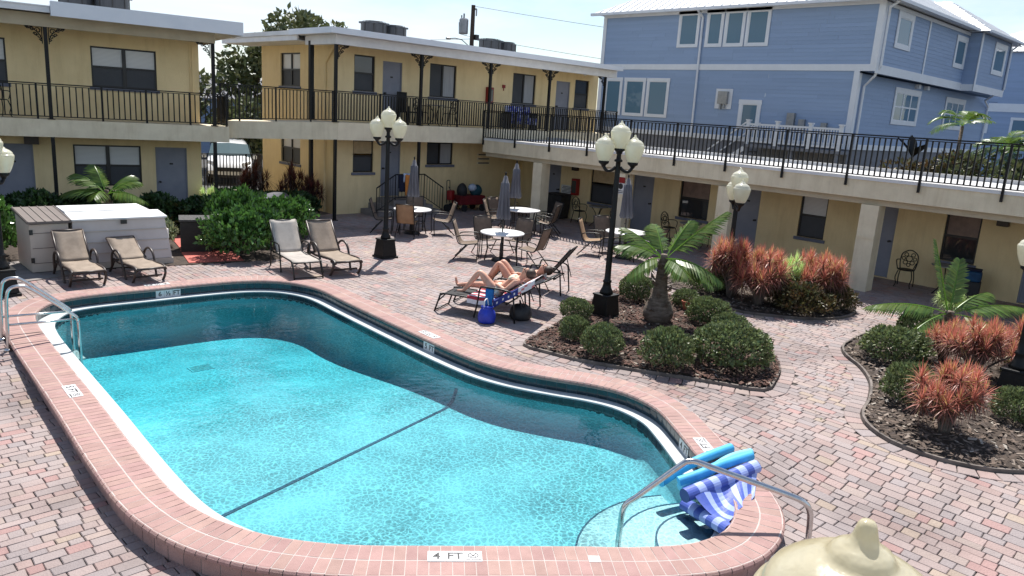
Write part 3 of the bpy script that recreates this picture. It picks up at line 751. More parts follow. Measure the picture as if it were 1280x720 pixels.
# walkway slab and the ramped link to the left wing
m = MB(); m.box(12.72, 26.4, YB-.05, YW-.003, 2.53, 3.07)
lk0, lk1 = Vector((9.93,22.77,0)), Vector((12.715,YB-.05,0)); u_ = (lk1-lk0).normalized(); v_ = Vector((-u_.y,u_.x,0))
p = [lk0, lk1, lk1+Vector((0,1.3,0)), lk0+v_*1.45]
m.v += [(q.x,q.y,z) for q, z in zip(p,(2.42,2.532,2.532,2.42))] + [(q.x,q.y,z) for q, z in zip(p,(2.93,3.068,3.068,2.93))]
b_ = len(m.v)-8; m.f += [tuple(b_+i for i in f) for f in ((3,2,1,0),(4,5,6,7),(0,1,5,4),(1,2,6,5),(2,3,7,6),(3,0,4,7))]
m.build('walkway_slab', M['trim'], wb)
m = MB(); m.box(12.56, 26.0, YB-.14, YB+.06, 5.38, 5.66); m.box(12.56, 12.76, YB+.06, YB+1.7, 5.382, 5.658); m.build('roof_beam', M['white'], wb)
m = MB(); m.box(12.76, 26.0, YB+.06, YW-.003, 5.47, 5.5); m.build('soffit', M['ceil'], wb)
m = MB(); m.box(12.24, 25.9, YB-.48, 28.4, 5.665, 5.80); m.box(12.5, 12.8, 23.4, 28.6, 5.52, 5.64); rf = m.build('roof', M['roofwhite'], wb)
m = MB(); m.box(12.20, 25.92, YB-.52, YB-.482, 5.655, 5.83); m.box(12.20, 12.238, YB-.482, 23.3, 5.655, 5.828); m.box(25.902,25.94,YB-.482,28.4,5.655,5.828); m.build('fascia', M['fascia'], rf)
m = MB(); m.box(12.36, 13.39, 23.0, 28.5, 5.50, 5.52); m.box(12.30, 12.36, 22.95, 28.55, 5.50, 5.66); m.build('eave', M['white'], rf)
for x in (12.66,15.9,19.0,22.1,25.43):
    post(wb, x, YB, 3.07, 5.39, (1,0), .085, (1,) if x < 13 else (-1,) if x > 25 else (1,-1))
    if x < 18: post(wb, x, YB, 0, 2.54, (1,0), .085, ())
post(wb, 12.62, 22.62, 3.07, 5.5, (1,0), .13, ()); post(wb, 12.62, 22.62, 0, 2.5, (1,0), .11, ())
railing(wb, (12.66,YB-.02), (26.4,YB-.02), 3.08, 3.08, .94, [.0]+[1.62*k for k in range(1,9)]+[13.7])
railing(wb, (9.75,22.87), (12.62,YB+.0), 2.92, 3.07, 1.0, [.02,.55,1.6,2.62,3.27], ztop=4.01)
m = MB(); m.tube([(XE-.03,23.05,0),(XE-.03,23.05,4.9),(XE-.1,22.5,5.35),(XE-.12,22.3,5.45)], .045, 8); m.build('downpipe', M['wall'], wb)
m = MB(); m.tube([(20.72,YW-.03,4.62),(20.72,YW-.03,4.5)], .02, 6); m.box(20.66,20.78,YW-.06,YW,4.6,4.72); m.build('alarm_box', M['red'], wb)
m = MB()
for k in range(3): FB.box(m, 19.55, 20.2, 0, .03, 1.68+.16*k, 1.76+.16*k)
m.build('wall_vent', M['trim'], wb)
m = MB()
for k in range(3): FB.box(m, 19.6, 20.15, .03, .034, 1.70+.16*k, 1.74+.16*k)
m.build('vent_slot', M['frame'], wb)
m = MB(); m.lathe([(0,0),(.06,0),(.05,.05),(0,.06)], 12, (25.05,YW-.35,5.40)); m.build('ceiling_light', M['white'], wb)
# fire extinguisher cabinets
def ext_box(p, n, label):
    t = thing('extinguisher_cabinet', label, 'extinguisher cabinet', p, head(*n))
    m = MB(); m.box(-.14,.14,0,.16,-.3,.3); m.build('case', M['red'], t, bevel=.01)
    m = MB(); m.box(-.10,.10,.161,.166,-.22,.22); m.build('window_panel', M['glass'], t)
    m = MB(); m.box(.105,.125,.16,.18,-.06,.06); m.build('handle', M['steel'], t); return t
ext_box((19.96,YW,4.28), (0,-1), 'red extinguisher cabinet on the upper wall of the back wing')
# entrance steps with iron rails
st = thing('entrance_stairs', 'small stoop with iron rails hung with towels below the back wing door', 'stairs', (15.6,YW,0))
M['conc'] = pm('grey_concrete', srgb(140,134,130), srgb(118,112,110), scale=3, rough=.9, bump=.3)
m = MB(); m.box(-.62,.72,-1.1,-.01,0,.54); m.build('landing', M['conc'], st)
m = MB(); m.box(-.93,-.625,-1.1,-.01,0,.36); m.box(-1.24,-.935,-1.1,-.01,0,.18); m.build('step', M['conc'], st)
m = MB(); m.box(.725,1.03,-1.1,-.01,0,.36); m.box(1.035,1.34,-1.1,-.01,0,.18); m.build('step', M['conc'], st)
def slope_rail(pts, name):
    m = MB(); m.tube(pts, .022, 6); m.tube([(p[0],p[1],p[2]-.78) for p in pts], .014, 5)
    for a, b in zip(pts, pts[1:]):
        a, b = Vector(a), Vector(b); n = max(1, round((b-a).length/.13))
        for k in range(n+1):
            q = a.lerp(b, k/n); m.tube([q, (q.x,q.y,q.z-(.86 if k in (0,n) else .78))], .016 if k in (0,n) else .008, 5)
    m.build(name, M['black'], st)
slope_rail([(-1.3,-1.05,.98),(-.55,-1.05,1.42)], 'stair_rail'); slope_rail([(-.55,-1.05,1.42),(.66,-1.05,1.42)], 'landing_rail'); slope_rail([(.66,-1.05,1.42),(1.5,-1.05,.94)], 'stair_rail')
M['tw_o'] = pm('orange_cloth', srgb(214,138,66), srgb(200,122,56), scale=9, rough=.95); M['tw_w'] = pm('pale_blue_cloth', srgb(190,200,216), srgb(170,182,204), scale=9, rough=.95); M['tw_n'] = pm('navy_cloth', srgb(28,34,62), srgb(22,28,50), scale=9, rough=.95)
def towel(name, label, mat, x, w, z, L0, L1, y=YB+.1, th=.006):
    rows = []
    for k in range(13):
        s = -L0 + (L0+L1)*k/12; yy = -.02 if s > 0 else .02; zz = z+.02-abs(s) if abs(s) > .03 else z+.02
        rows.append([(x+w*(j/6-.5), y+yy+.012*sin(j*2.1+k*.4), zz+.008*sin(j*1.7)) for j in range(7)])
    m = MB(); m.sheet(rows, th); return tag(m.build(name, mat, smooth=True), label, 'towel', 'towels drying on the stoop rail')
towel('towel', 'navy beach towel on the stoop rail, leftmost of the hanging towels', M['tw_n'], 15.3, .24, 1.43, .5, .62, YW-1.05)
towel('towel', 'white towel folded behind the orange one on the stoop rail', M['tw_w'], 15.56, .42, 1.437, .4, .30, YW-1.05)
towel('towel', 'orange towel hanging over the middle of the stoop rail', M['tw_o'], 15.58, .34, 1.43, .3, .74, YW-1.09)
towel('towel', 'pale blue towel on the stoop rail beside the closed grey umbrella', M['tw_w'], 15.88, .16, 1.43, .4, .66, YW-1.05)

# ------------------------------------------------------------------ right wing (one storey with a roof deck)
wc = thing('motel_wing', 'long single storey wing at right with iron railed roof deck', 'motel building')
XC, XCW = 18.67, 21.1
FC = Fr((XCW,0), (0,1), (-1,0)); FCo = Fr((XC,0), (0,1), (-1,0))
doors = [(7.3,8.1),(11.22,12.05),(15.1,15.95),(19.33,20.17),(3.5,4.3)]
wins = [(5.34,6.14),(9.17,9.96),(12.95,14.05),(16.78,17.85),(1.5,2.3)]
ops = [(a,b,.02,2.03) for a, b in doors]+[(a,b,.74,2.0) for a, b in wins]
m = MB(); wall(m, FC, -2.5, 20.75, -.1, 2.235, ops); m.quad((XCW,20.75,-.1),(XCW+.9,20.75,-.1),(XCW+.9,20.75,2.24),(XCW,20.75,2.24))
m.quad((XCW+.9,20.75,-.1),(XCW+.9,YW,-.1),(XCW+.9,YW,2.24),(XCW+.9,20.75,2.24))
m.box(22.9,23.0,-2.5,22.3,-.1,2.235); m.quad((XCW,-2.5,-.1),(XCW,-2.5,2.235),(23,-2.5,2.235),(23,-2.5,-.1)); m.build('wall', M['wall'], wc)
for k, (a, b) in enumerate(doors): door(wc, FC, a, b, .02, 2.03)
for k, (a, b) in enumerate(wins): window(wc, FC, a, b, .74, 2.0, ('shade','double' if False else 'single','shade','acunit','shade')[k])
m = MB(); m.box(XC, 22.9, -2.5, 21.05, 2.24, 2.72); m.build('deck_slab', M['trim'], wc)
m = MB(); m.box(XC+.01, 22.05, -2.5, 21.05, 2.722, 2.74); m.box(21.98, 22.1, -2.5, 21.04, 2.742, 2.84); m.build('deck_coating', M['deck'], wc)
m = MB(); m.box(XC+.16, XC+.5, -2.5, 21.04, 2.09, 2.236); m.build('beam', M['beam'], wc)
m = MB(); m.box(XC-.03, XC-.002, -2.5, 21.05, 2.66, 2.735); m.build('drip_edge', M['white'], wc)
for y in (-.2,3.42,7.13,11.04,14.7,18.25):
    m = MB(); m.box(XC+.05, XC+.45, y-.21, y+.21, -.02, 2.088); o = m.build('pillar', M['trim'], wc)
    k = MB(); k.box(XC+.035, XC+.048, y-.2, y+.2, 1.28, 1.36)
    for j in range(6): k.box(XC+.03, XC+.035, y-.18+.06*j, y-.15+.06*j, 1.295, 1.345)
    k.build('pillar_band', M['trim'], o)
pst = [21.0-1.655*k for k in range(14)]
railing(wc, (XC-.045,21.02), (XC-.045,-2.4), 2.70, 2.70, 1.02, [21.02-y for y in pst], drop=.2, sp=.125)
for y in (4.88,12.2,18.58):
    m = MB(); FC.box(m, y-.13, y+.13, 0, .14, 1.78, 1.92); m.build('porch_light', M['resin'], wc, bevel=.02)
ext_box((XCW,18.5,1.2), (-1,0), 'red extinguisher cabinet beside the notice in the shaded right wing')
M['notice'] = pm('white_notice', (.7,.7,.69), rough=.4)
t = thing('notice_board', 'white notice with small print between the blue door and red cabinet', 'sign', (XCW-.012,18.95,1.05), head(-1,0))
m = MB(); m.box(-.3,.3,-.01,.01,-.16,.16); m.build('board', M['notice'], t)
for k, wd in enumerate((.44,.5,.36,.48,.5)):
    m = MB(); m.box(-wd/2,wd/2,.0105,.012,.10-.05*k-.009,.10-.05*k+.009); m.build('print_line', M['ink'] if k < 4 else M['ink'], t)
t = thing('warning_sign', 'small red and white warning sign on the pillar behind the tall lamp', 'sign', (XC+.048,14.62,1.72), head(-1,0))
m = MB(); m.box(-.15,.15,0,.008,-.26,.26); m.build('board', M['notice'], t)
m = MB(); m.box(-.15,.15,.0085,.011,.08,.26); m.build('red_panel', M['red'], t)
m = MB(); m.lathe([(.07,0),(.09,0),(.09,.002),(.07,.002)], 20); o = m.build('prohibition_ring', M['ink'], t); o.location = (0,.011,-.02); o.rotation_euler = (pi/2,0,0)
for k in range(2):
    m = MB(); m.box(-.1,.1,.0085,.0105,-.17-.05*k,-.15-.05*k); m.build('print_line', M['ink'], t)
# ------------------------------------------------------------------ blue clapboard house
M['siding'] = pm('blue_clapboard', (.285,.385,.565), (.268,.365,.54), scale=1.5, rough=.65, stretch=(.3,.3,4), tint=True)
M['metalroof'] = pm('white_metal_roof', (.78,.79,.80), (.70,.71,.72), scale=1.5, rough=.4)
M['htrim'] = pm('white_house_trim', (.74,.77,.82), (.69,.72,.77), scale=2, rough=.55)
M['found'] = pm('grey_foundation', srgb(132,134,142), srgb(112,114,122), scale=2, rough=.9, bump=.3)
RS = random.Random(77)
def siding(m, fr, s0, s1, z0, z1, lap=.165):
    n = max(1, round((z1-z0)/lap)); h = (z1-z0)/n
    for k in range(n):
        z = z0+k*h
        a = s0
        while a < s1-.01:
            b = min(s1, a+RS.uniform(1.6,4.2)); b = s1 if s1-b < .6 else b; q = RS.uniform(.95,1.04)
            m.quad(*[fr.p(*w) for w in ((a,.013,z),(b-.004,.013,z),(b-.004,.002,z+h),(a,.002,z+h))], q); m.quad(*[fr.p(*w) for w in ((a,.013,z),(a,-.0,z),(b,-.0,z),(b,.013,z))], q); a = b
def hwin(parent, fr, s0, s1, z0, z1, kind='plain', trim=.13):
    m = MB(); e = .0
    fr.box(m, s0, s0+trim, .02, .055, z0, z1-trim); fr.box(m, s1-trim, s1, .02, .055, z0, z1-trim)
    fr.box(m, s0+trim, s1-trim, .02, .05, z0, z0+trim*.9); fr.box(m, s0-.02, s1+.02, .02, .06, z1-trim, z1+.03)
    w = m.build('window', M['htrim'], parent)
    a, b, c, d = s0+trim, s1-trim, z0+trim*.9, z1-trim
    k = MB(); t = .04
    fr.box(k, a, a+t, .02, .04, c, d); fr.box(k, b-t, b, .02, .04, c, d); fr.box(k, a+t, b-t, .02, .039, c, c+t); fr.box(k, a+t, b-t, .02, .039, d-t, d)
    if kind == 'sash':
        mid = (c+d)/2; fr.box(k, a+t, b-t, .02, .042, mid-.035, mid+.035)
        for q in (1,2): x = a+(b-a)*q/3; fr.box(k, x-.05, x+.05, .02, .041, c+t, d-t)
    k.build('frame', M['htrim'], w)
    k = MB(); fr.box(k, a+t, b-t, .008, .025, c+t, d-t); k.build('pane', M['glassblue'], w)
    return w
hb = thing('clapboard_house', 'blue clapboard house with white trim and white metal roof', 'house')
X0 = 33.0
H1 = Fr((X0,0), (0,1), (-1,0)); Yu, Yl, Yb = 13.28, 13.9, 12.7
H2 = Fr((0,Yu), (1,0), (0,-1)); H3 = Fr((0,Yl), (1,0), (0,-1)); H4 = Fr((0,Yb), (1,0), (0,-1)); H5 = Fr((43.8,0), (0,1), (-1,0))
m = MB(); siding(m, H1, Yu, 27.9, 6.55, 9.05); siding(m, H1, Yl, 27.9, 3.28, 6.28)
siding(m, H2, X0, 43.8, 6.55, 8.98); siding(m, H3, X0, 51.4, 3.28, 6.2); siding(m, H4, 43.8, 49, 6.5, 8.98); siding(m, H5, Yb, Yu, 6.5, 8.98)
m.quad((X0,27.9,0),(51,27.9,0),(51,27.9,9),(X0,27.9,9),1.0); m.quad((51.4,Yl,0),(51.4,27.9,0),(51.4,27.9,9),(51.4,Yl,9),1.0); m.quad((49,Yb,6.5),(49,Yu+1,6.5),(49,Yu+1,9),(49,Yb,9),1.0)
m.quad((X0,Yu,6.28),(X0,Yl,6.28),(49,Yl,6.28),(49,Yu,6.28),1.0); m.quad((43.8,Yb,6.28),(43.8,Yu,6.28),(49,Yu,6.28),(49,Yb,6.28),1.0)
m.build('wall', M['siding'], hb)
m = MB()
H1.box(m, Yu-.03, 27.9, .0, .045, 6.28, 6.55); H2.box(m, X0-.03, 43.8, .0, .045, 6.2, 6.56); H4.box(m, 43.76, 49, 0, .045, 6.18, 6.52); H5.box(m, Yb-.02, Yu, .0, .04, 6.19, 6.51)
H1.box(m, Yu-.04, Yu+.22, .02, .05, 6.55, 9.05); H2.box(m, X0-.04, X0+.2, .02, .05, 6.56, 8.98); H1.box(m, Yl-.03, Yl+.2, .02, .05, 3.28, 6.28); H3.box(m, X0-.03, X0+.2, .02, .05, 3.28, 6.2)
H1.box(m, 27.7, 27.92, .02, .05, 3.28, 9.05); H2.box(m, 38.15, 38.3, .02, .045, 6.56, 8.98); H4.box(m, 43.76, 43.98, .02, .05, 6.52, 8.98); H4.box(m, 48.85, 49.02, .02, .05, 6.52, 8.98)
H1.box(m, Yl, 27.9, .0, .05, 3.05, 3.28); H3.box(m, X0, 51.4, .0, .05, 3.05, 3.28); H1.box(m, Yu, 27.9, .02, .06, 8.9, 9.06); H2.box(m, X0, 43.8, .02, .06, 8.84, 8.99)
m.build('trim', M['htrim'], hb)
m = MB(); m.quad((X0+.02,Yl,0),(X0+.02,27.9,0),(X0+.02,27.9,3.06),(X0+.02,Yl,3.06)); m.quad((X0+.02,Yl+.02,0),(51.4,Yl+.02,0),(51.4,Yl+.02,3.06),(X0+.02,Yl+.02,3.06)); m.build('foundation', M['found'], hb)
# hipped standing-seam roof
def hip(x0, x1, y0, y1, z0, rise, ov=.5):
    m = MB(); x0 -= ov; x1 += ov; y0 -= ov; y1 += ov; w = min(x1-x0, y1-y0)/2
    if x1-x0 > y1-y0: r0, r1 = (x0+w,(y0+y1)/2), (x1-w,(y0+y1)/2)
    else: r0, r1 = ((x0+x1)/2,y0+w), ((x0+x1)/2,y1-w)
    c = [(x0,y0,z0),(x1,y0,z0),(x1,y1,z0),(x0,y1,z0),(r0[0],r0[1],z0+rise),(r1[0],r1[1],z0+rise)]
    fs = [(0,1,5,4),(1,2,5),(2,3,4,5),(3,0,4)] if x1-x0 > y1-y0 else [(0,1,4),(1,2,5,4),(2,3,5),(3,0,4,5)]
    m.add(c, fs); m.add([(x0,y0,z0-.01),(x1,y0,z0-.01),(x1,y1,z0-.01),(x0,y1,z0-.01)], [(3,2,1,0)])
    # standing seams on the four slopes
    def seam(a, b): m.bar(Vector(a)+Vector((0,0,.02)), Vector(b)+Vector((0,0,.02)), .04, .05)
    n = int((y1-y0)/.45)
    for k in range(1, n):
        y = y0+(y1-y0)*k/n; q = min(y-y0, y1-y, w)/w
        if q > .02:
            seam((x0,y,z0), (x0+w*q,y,z0+rise*q)); seam((x1,y,z0), (x1-w*q,y,z0+rise*q))
    n = int((x1-x0)/.45)
    for k in range(1, n):
        x = x0+(x1-x0)*k/n; q = min(x-x0, x1-x, w)/w
        if q > .02: seam((x,y0,z0), (x,y0+w*q,z0+rise*q))
    return m
r1 = hip(X0, 51, Yu, 27.9, 9.10, 4.2).build('roof', M['metalroof'], hb)
r2 = hip(43.8, 49, Yb, 19, 9.02, 1.9, .45).build('bay_roof', M['metalroof'], hb)
m = MB(); m.box(X0-.62, X0-.5, Yu-.6, 28.4, 8.98, 9.11); m.box(X0-.5, 43.3, Yu-.62, Yu-.5, 8.98, 9.11); m.box(43.3, 49.5, Yb-.57, Yb-.45, 8.92, 9.03); m.build('gutter', M['galvw'] if 'galvw' in M else M['htrim'], hb)
m = MB(); m.box(X0-.5, X0+.0, Yu-.5, 28.3, 9.06, 9.085); m.box(X0, 43.8, Yu-.5, Yu, 9.06, 9.085); m.build('soffit', M['htrim'], hb)
for a, b in ((21.86,23.14),(20.55,21.55),(19.42,20.54),(18.17,19.42)): hwin(hb, H1, a+.03, b-.03, 7.34, 9.0 if a < 21 else 9.0)
for a, b in ((26.25,27.5),(24.73,26.17),(23.25,24.7)): hwin(hb, H1, a+.03, b-.03, 3.92, 5.84)
hwin(hb, H1, 18.12, 19.25, 3.6, 4.93, trim=.17)
hwin(hb, H2, 34.45, 36.2, 7.35, 8.8, trim=.2); hwin(hb, H2, 42.0, 43.6, 7.2, 8.68, trim=.2); hwin(hb, H4, 46.1, 48.2, 7.2, 8.75, trim=.22)
hwin(hb, H3, 37.1, 40.3, 4.26, 5.88, 'sash', .2); hwin(hb, H3, 44.0, 47.1, 4.26, 5.85, 'sash', .2)
def dspout(pts, r=.055):
    m = MB(); m.tube(pts, r, 8); m.build('downspout', M['htrim'], hb)
dspout([(X0-.5,21.75,9.0),(X0-.5,21.75,8.95),(X0-.1,21.72,8.7),(X0-.1,21.65,3.1)])
dspout([(X0+.1,Yu-.5,9.0),(X0-.0,Yu-.2,8.75),(X0+.25,Yu-.1,8.5),(X0+.25,Yu-.1,6.5),(X0+.3,Yu+.1,6.1),(X0+.45,Yl-.1,5.7),(X0+.45,Yl-.1,3.1)])
dspout([(48.8,Yb-.45,8.95),(48.8,Yb-.1,8.6),(48.8,Yb-.1,6.6),(49.5,Yl-.3,6.0),(51,Yl-.1,5.7),(51,Yl-.1,3.2)])
m = MB(); H1.box(m, 19.66, 20.55, .02, .05, 4.5, 5.42); mb_ = m.build('meter_panel', M['htrim'], hb)
m = MB(); H1.box(m, 19.85, 20.35, .05, .2, 4.72, 5.3); q = H1.p(20.2,.12,4.72); m.tube([q,q-Vector((0,0,.25))], .06, 8); q = H1.p(20.0,.12,4.72); m.tube([q,q-Vector((0,0,.2))], .06, 8); m.build('meter_box', M['galv'], mb_)
for s_, z_, w_, h_ in ((16.4,3.75,.35,.7),(15.9,3.75,.28,.45),(14.9,3.7,.25,.4)):
    m = MB(); H1.box(m, s_, s_+w_, .02, .16, z_, z_+h_); m.build('utility_box', M['galv'], hb)
for x in (39.4,40.6): 
    m = MB(); H3.box(m, x, x+.28, .02, .2, 6.0, 6.18); m.build('vent_hood', M['htrim'], hb)
# raised landing of the house with white posts
ld = thing('porch_landing', 'white railed landing with steps in front of the blue house', 'porch', (31.6,0,0))
m = MB(); m.box(0,1.4,13.6,18,2.85,2.98); m.box(.05,.2,13.7,13.85,0,2.85); m.box(.05,.2,17.8,17.95,0,2.85); m.box(.05,.2,15.7,15.85,0,2.85); m.build('platform', M['found'], ld)
for y in (13.7,15.0,16.5,17.9):
    m = MB(); m.box(0,.14,y-.07,y+.07,2.98,4.0); m.box(-.03,.17,y-.1,y+.1,4.0,4.06); m.build('post', M['htrim'], ld)
for y0, y1 in ((13.77,14.93),(15.07,16.43),(16.57,17.83)):
    m = MB(); m.box(.04,.1,y0,y1,3.82,3.9); m.box(.04,.1,y0,y1,3.08,3.15)
    for k in range(1,10): y = y0+(y1-y0)*k/10; m.box(.05,.09,y-.02,y+.02,3.15,3.82)
    m.build('balustrade', M['htrim'], ld)
for k in range(7):
    m = MB(); m.box(.1,1.3,18.02+.27*k,18.28+.27*k,2.6-.2*k,2.66-.2*k); m.build('step', M['found'], ld)
m = MB(); m.bar((.1,18.0,3.95),(.1,19.9,2.55),.06,.06); m.bar((1.3,18.0,3.95),(1.3,19.9,2.55),.06,.06); m.bar((.1,18.0,2.8),(.1,19.9,1.4),.06,.2); m.build('stair_rail', M['htrim'], ld)
# second blue house further right
h2 = thing('clapboard_house', 'distant blue house at the right edge behind the palms', 'house')
G1 = Fr((66,0), (0,1), (-1,0)); m = MB(); siding(m, G1, 4, 20.6, 6.6, 10.2); siding(m, G1, 4, 20.6, 2, 6.0); G2 = Fr((0,20.6),(1,0),(0,1)); siding(m, G2, 66, 76, 2, 10.2); m.quad((66.1,4,0),(66.1,20.6,0),(66.1,20.6,10.2),(66.1,4,10.2),1.0)
m.build('wall', M['siding'], h2); m = MB(); G1.box(m, 4, 20.6, .0, .05, 6.0, 6.6); G1.box(m, 20.3,20.62,.02,.06,2,10.2); m.build('trim', M['htrim'], h2)
hip(66, 78, 4, 20.6, 10.25, 3.2).build('roof', M['metalroof'], h2); hwin(h2, G1, 17.6, 18.9, 4.4, 5.6); hwin(h2, G1, 14.6, 16.2, 4.4, 5.6)
# pale house behind the car park
h3 = thing('clapboard_house', 'pale blue house seen under the walkway behind the parked car', 'house')
G3 = Fr((0,46), (1,0), (0,-1)); m = MB(); siding(m, G3, 14, 36, .2, 3.4, .2); m.quad((14,46.05,0),(36,46.05,0),(36,46.05,3.4),(14,46.05,3.4),1.0); m.build('wall', pm('pale_siding', srgb(150,176,214), srgb(140,166,206), rough=.7), h3)
hip(14, 36, 46, 56, 3.42, 1.4).build('roof', pm('grey_shingle', (.2,.2,.22), (.14,.14,.15), scale=9, rough=.9), h3)
hwin(h3, G3, 19.5, 20.7, 1.2, 2.6)

# ------------------------------------------------------------------ rooftop condensers
def condenser(label, x, y, z, s=1.0, first=[None]):
    if first[0] is None:
        t = thing('condenser_unit', label, 'air conditioner', (x,y,z), .2, 'rooftop condensers')
        m = MB(); m.box(-.36,.36,-.36,.36,0,.05); m.box(-.36,.36,-.36,.36,.60,.66); m.build('case', pm('condenser_paint', (.06,.07,.085), (.05,.058,.07), rough=.5), t)
        m = MB(); m.lathe([(.42,.05),(.42,.6)], 20); m.build('coil', pm('dark_fin', (.03,.035,.042), (.05,.055,.065), scale=4, rough=.6, stretch=(14,14,.1)), t)
        m = MB()
        for k in range(8): m.tube([(.43*cos(pi*k/4),.43*sin(pi*k/4),.03),(.43*cos(pi*k/4),.43*sin(pi*k/4),.63)], .012, 5)
        for r in (.1,.2,.3,.38): m.tube([(r*cos(2*pi*q/16),r*sin(2*pi*q/16),.68) for q in range(16)], .006, 4, closed=True)
        m.build('fan_guard', M['frame'], t); first[0] = t; t.scale = (s,s,s); return t
    return dup(first[0], (x,y,z), random.uniform(0,1), label, 'rooftop condensers', s)
condenser('leftmost rooftop condenser on the back wing, near the leafy tree', 15.85, 24, 5.80, 1.05)
condenser('rooftop condenser on the back wing, second from the leafy tree', 16.75, 24.05, 5.80, 1.0)
condenser('rooftop condenser on the back wing just right of the utility pole', 21.4, 24, 5.80, 1.05)
condenser('rightmost rooftop condenser on the back wing', 22.25, 24, 5.80, 1.0)
condenser('dark rooftop condenser at the top edge of the left wing roof', 7.25, 27.4, 5.70, 1.15)
condenser('dark rooftop condenser beside the white frame on the left wing roof', 8.15, 27.0, 5.70, 1.15)
t = thing('roof_frame', 'white pipe frame between the condensers on the left wing roof', 'roof frame', (7.72,27.3,5.7))
for x in (-.12,.0,.14):
    m = MB(); m.tube([(x,0,0),(x,0,.85)], .025, 6); m.build('pipe', M['white'], t)
m = MB(); m.tube([(-.14,0,.45),(.16,0,.45)], .02, 6); m.build('crossbar', M['white'], t)
# ------------------------------------------------------------------ utility pole, street lamp, wires
pl = thing('utility_pole', 'wooden utility pole with grey transformer behind the back wing', 'utility pole', (30.7,36.1,0))
m = MB(); m.tube([(0,0,0),(.0,0,9.7)], [.17,.12], 10); m.build('pole', M['wood'], pl)
rv = Vector((.715,-.70,0))
m = MB(); c = -rv*.52; m.lathe([(0,8.05),(.24,8.05),(.27,8.1),(.27,8.85),(.22,8.92),(0,8.95)], 16, (c.x,c.y,0)); tr_ = m.build('transformer', M['galv'], pl)
m = MB(); m.tube([(c.x,c.y,8.95),(c.x,c.y,9.2)], .05, 8); m.tube([(c.x-.1,c.y+.1,8.95),(c.x-.1,c.y+.1,9.1)], .04, 8); m.build('bushing', M['galv'], tr_)
m = MB(); m.tube([(c.x*1.55,c.y*1.55,8.7),(c.x*1.5,c.y*1.5,8.05),(c.x,c.y,8.0),(0,0,7.9)], .015, 5); m.build('lead_wire', M['frame'], pl)
m = MB(); c = rv*.25; m.obox((c.x-.12,c.y-.12,7.75),(.24,0,0),(0,.24,0),(0,0,.3)); m.build('junction_box', M['frame'], pl)
m = MB(); c = rv*.2; m.tube([(0,0,9.45),(c.x,c.y,9.5)], .05, 6); m.tube([(c.x,c.y,9.1),(c.x,c.y,9.5)], .04, 6); m.build('insulator', M['galv'], pl)
m = MB(); a = [(-rv*s_+Vector((0,0,z))) for s_, z in ((0,7.1),(.25,7.45),(.6,7.72),(1.0,7.78),(1.25,7.75))]; m.tube(a, .03, 6); ar = m.build('lamp_arm', M['galv'], pl)
m = MB(); c = -rv*1.4+Vector((0,0,7.74)); m.lathe([(0,-.06),(.14,-.04),(.17,.03),(.06,.1),(0,.1)], 12, c); m.build('lamp_head', M['galv'], ar)
def wire(name, a, b, sag, label):
    a, b = Vector(a), Vector(b); m = MB(); pts = []
    for k in range(17):
        t = k/16; p = a.lerp(b, t); p.z -= sag*4*t*(1-t); pts.append(p)
    m.tube(pts, .012, 4); tag(m.build(name, M['frame']), label, 'wire', 'overhead wires')
wire('overhead_wire', (30.7,36.1,9.65), (75,12,9.5), .8, 'upper overhead wire running right from the utility pole')
wire('overhead_wire', (30.7,36.1,7.9), (75,12.5,7.0), .8, 'lower overhead wire running right from the utility pole')
wire('overhead_wire', (30.7,36.1,7.8), (5,46,7.2), .7, 'overhead wire running left from the utility pole past the trees')

# ------------------------------------------------------------------ parked car and the fence in front of it
M['carwhite'] = pm('white_car_paint', (.72,.73,.74), (.70,.71,.72), scale=1, rough=.25, coat=.8)
M['carglass'] = glass('car_glass', (.10,.15,.16), .02)
M['rubber'] = pm('tyre_rubber', (.02,.02,.02), rough=.9)
M['lampglass'] = glass('headlamp_glass', (.55,.56,.57), .05)
car = thing('parked_car', 'white family van parked beyond the fence between the two wings', 'car', (14.75,33.6,-.03), head(-.42,-.90))
def carbody():
    # profile along y (front at +y), width narrows upwards
    prof = [(-2.35,.35,.75),(-2.4,.7,.95),(-2.35,1.0,1.25),(-2.2,1.1,1.72),(-1.4,1.05,1.80),(.2,1.02,1.78),(.75,1.0,1.62),(1.45,.98,1.12),(2.15,.8,.92),(2.38,.6,.70),(2.38,.3,.42)]
    m = MB(); rows = []
    for y, zl, zt in [(-2.4,.4,.9),(-2.36,.32,1.45),(-2.1,.3,1.70),(-1.2,.28,1.76),(.0,.28,1.75),(.7,.28,1.60),(1.35,.28,1.14),(1.9,.3,1.02),(2.25,.34,.84),(2.42,.42,.62)]:
        hw = .92 if abs(y) < 2 else .84; tw = hw-.22*min(1,max(0,(zt-1.0)/.7)); mid = min(zt-.02, .98)
        rows.append([(-hw*.96,y,zl),(-hw,y,.6*zl+.4*mid),(-hw,y,mid),(-tw,y,zt-.06),(-tw*.8,y,zt),(0,y,zt+.02),(tw*.8,y,zt),(tw,y,zt-.06),(hw,y,mid),(hw,y,.6*zl+.4*mid),(hw*.96,y,zl)])
    m.sheet(rows)
    for r, rev in ((rows[0], True), (rows[-1], False)):
        b = len(m.v); m.v.extend(r); m.f.append(tuple(range(b, b+len(r))) if not rev else tuple(range(b+len(r)-1, b-1, -1)))
    return m
o = carbody().build('body', M['carwhite'], car, smooth=True); md = o.modifiers.new('smooth','SUBSURF'); md.levels = md.render_levels = 1
m = MB(); m.sheet([[(-.74,.72,1.60),(0,.76,1.64),(.74,.72,1.60)],[(-.86,1.36,1.10),(0,1.44,1.13),(.86,1.36,1.10)]], 0); wsd = m.build('windscreen', M['carglass'], car)
wsd.location = (0,.035,.035)
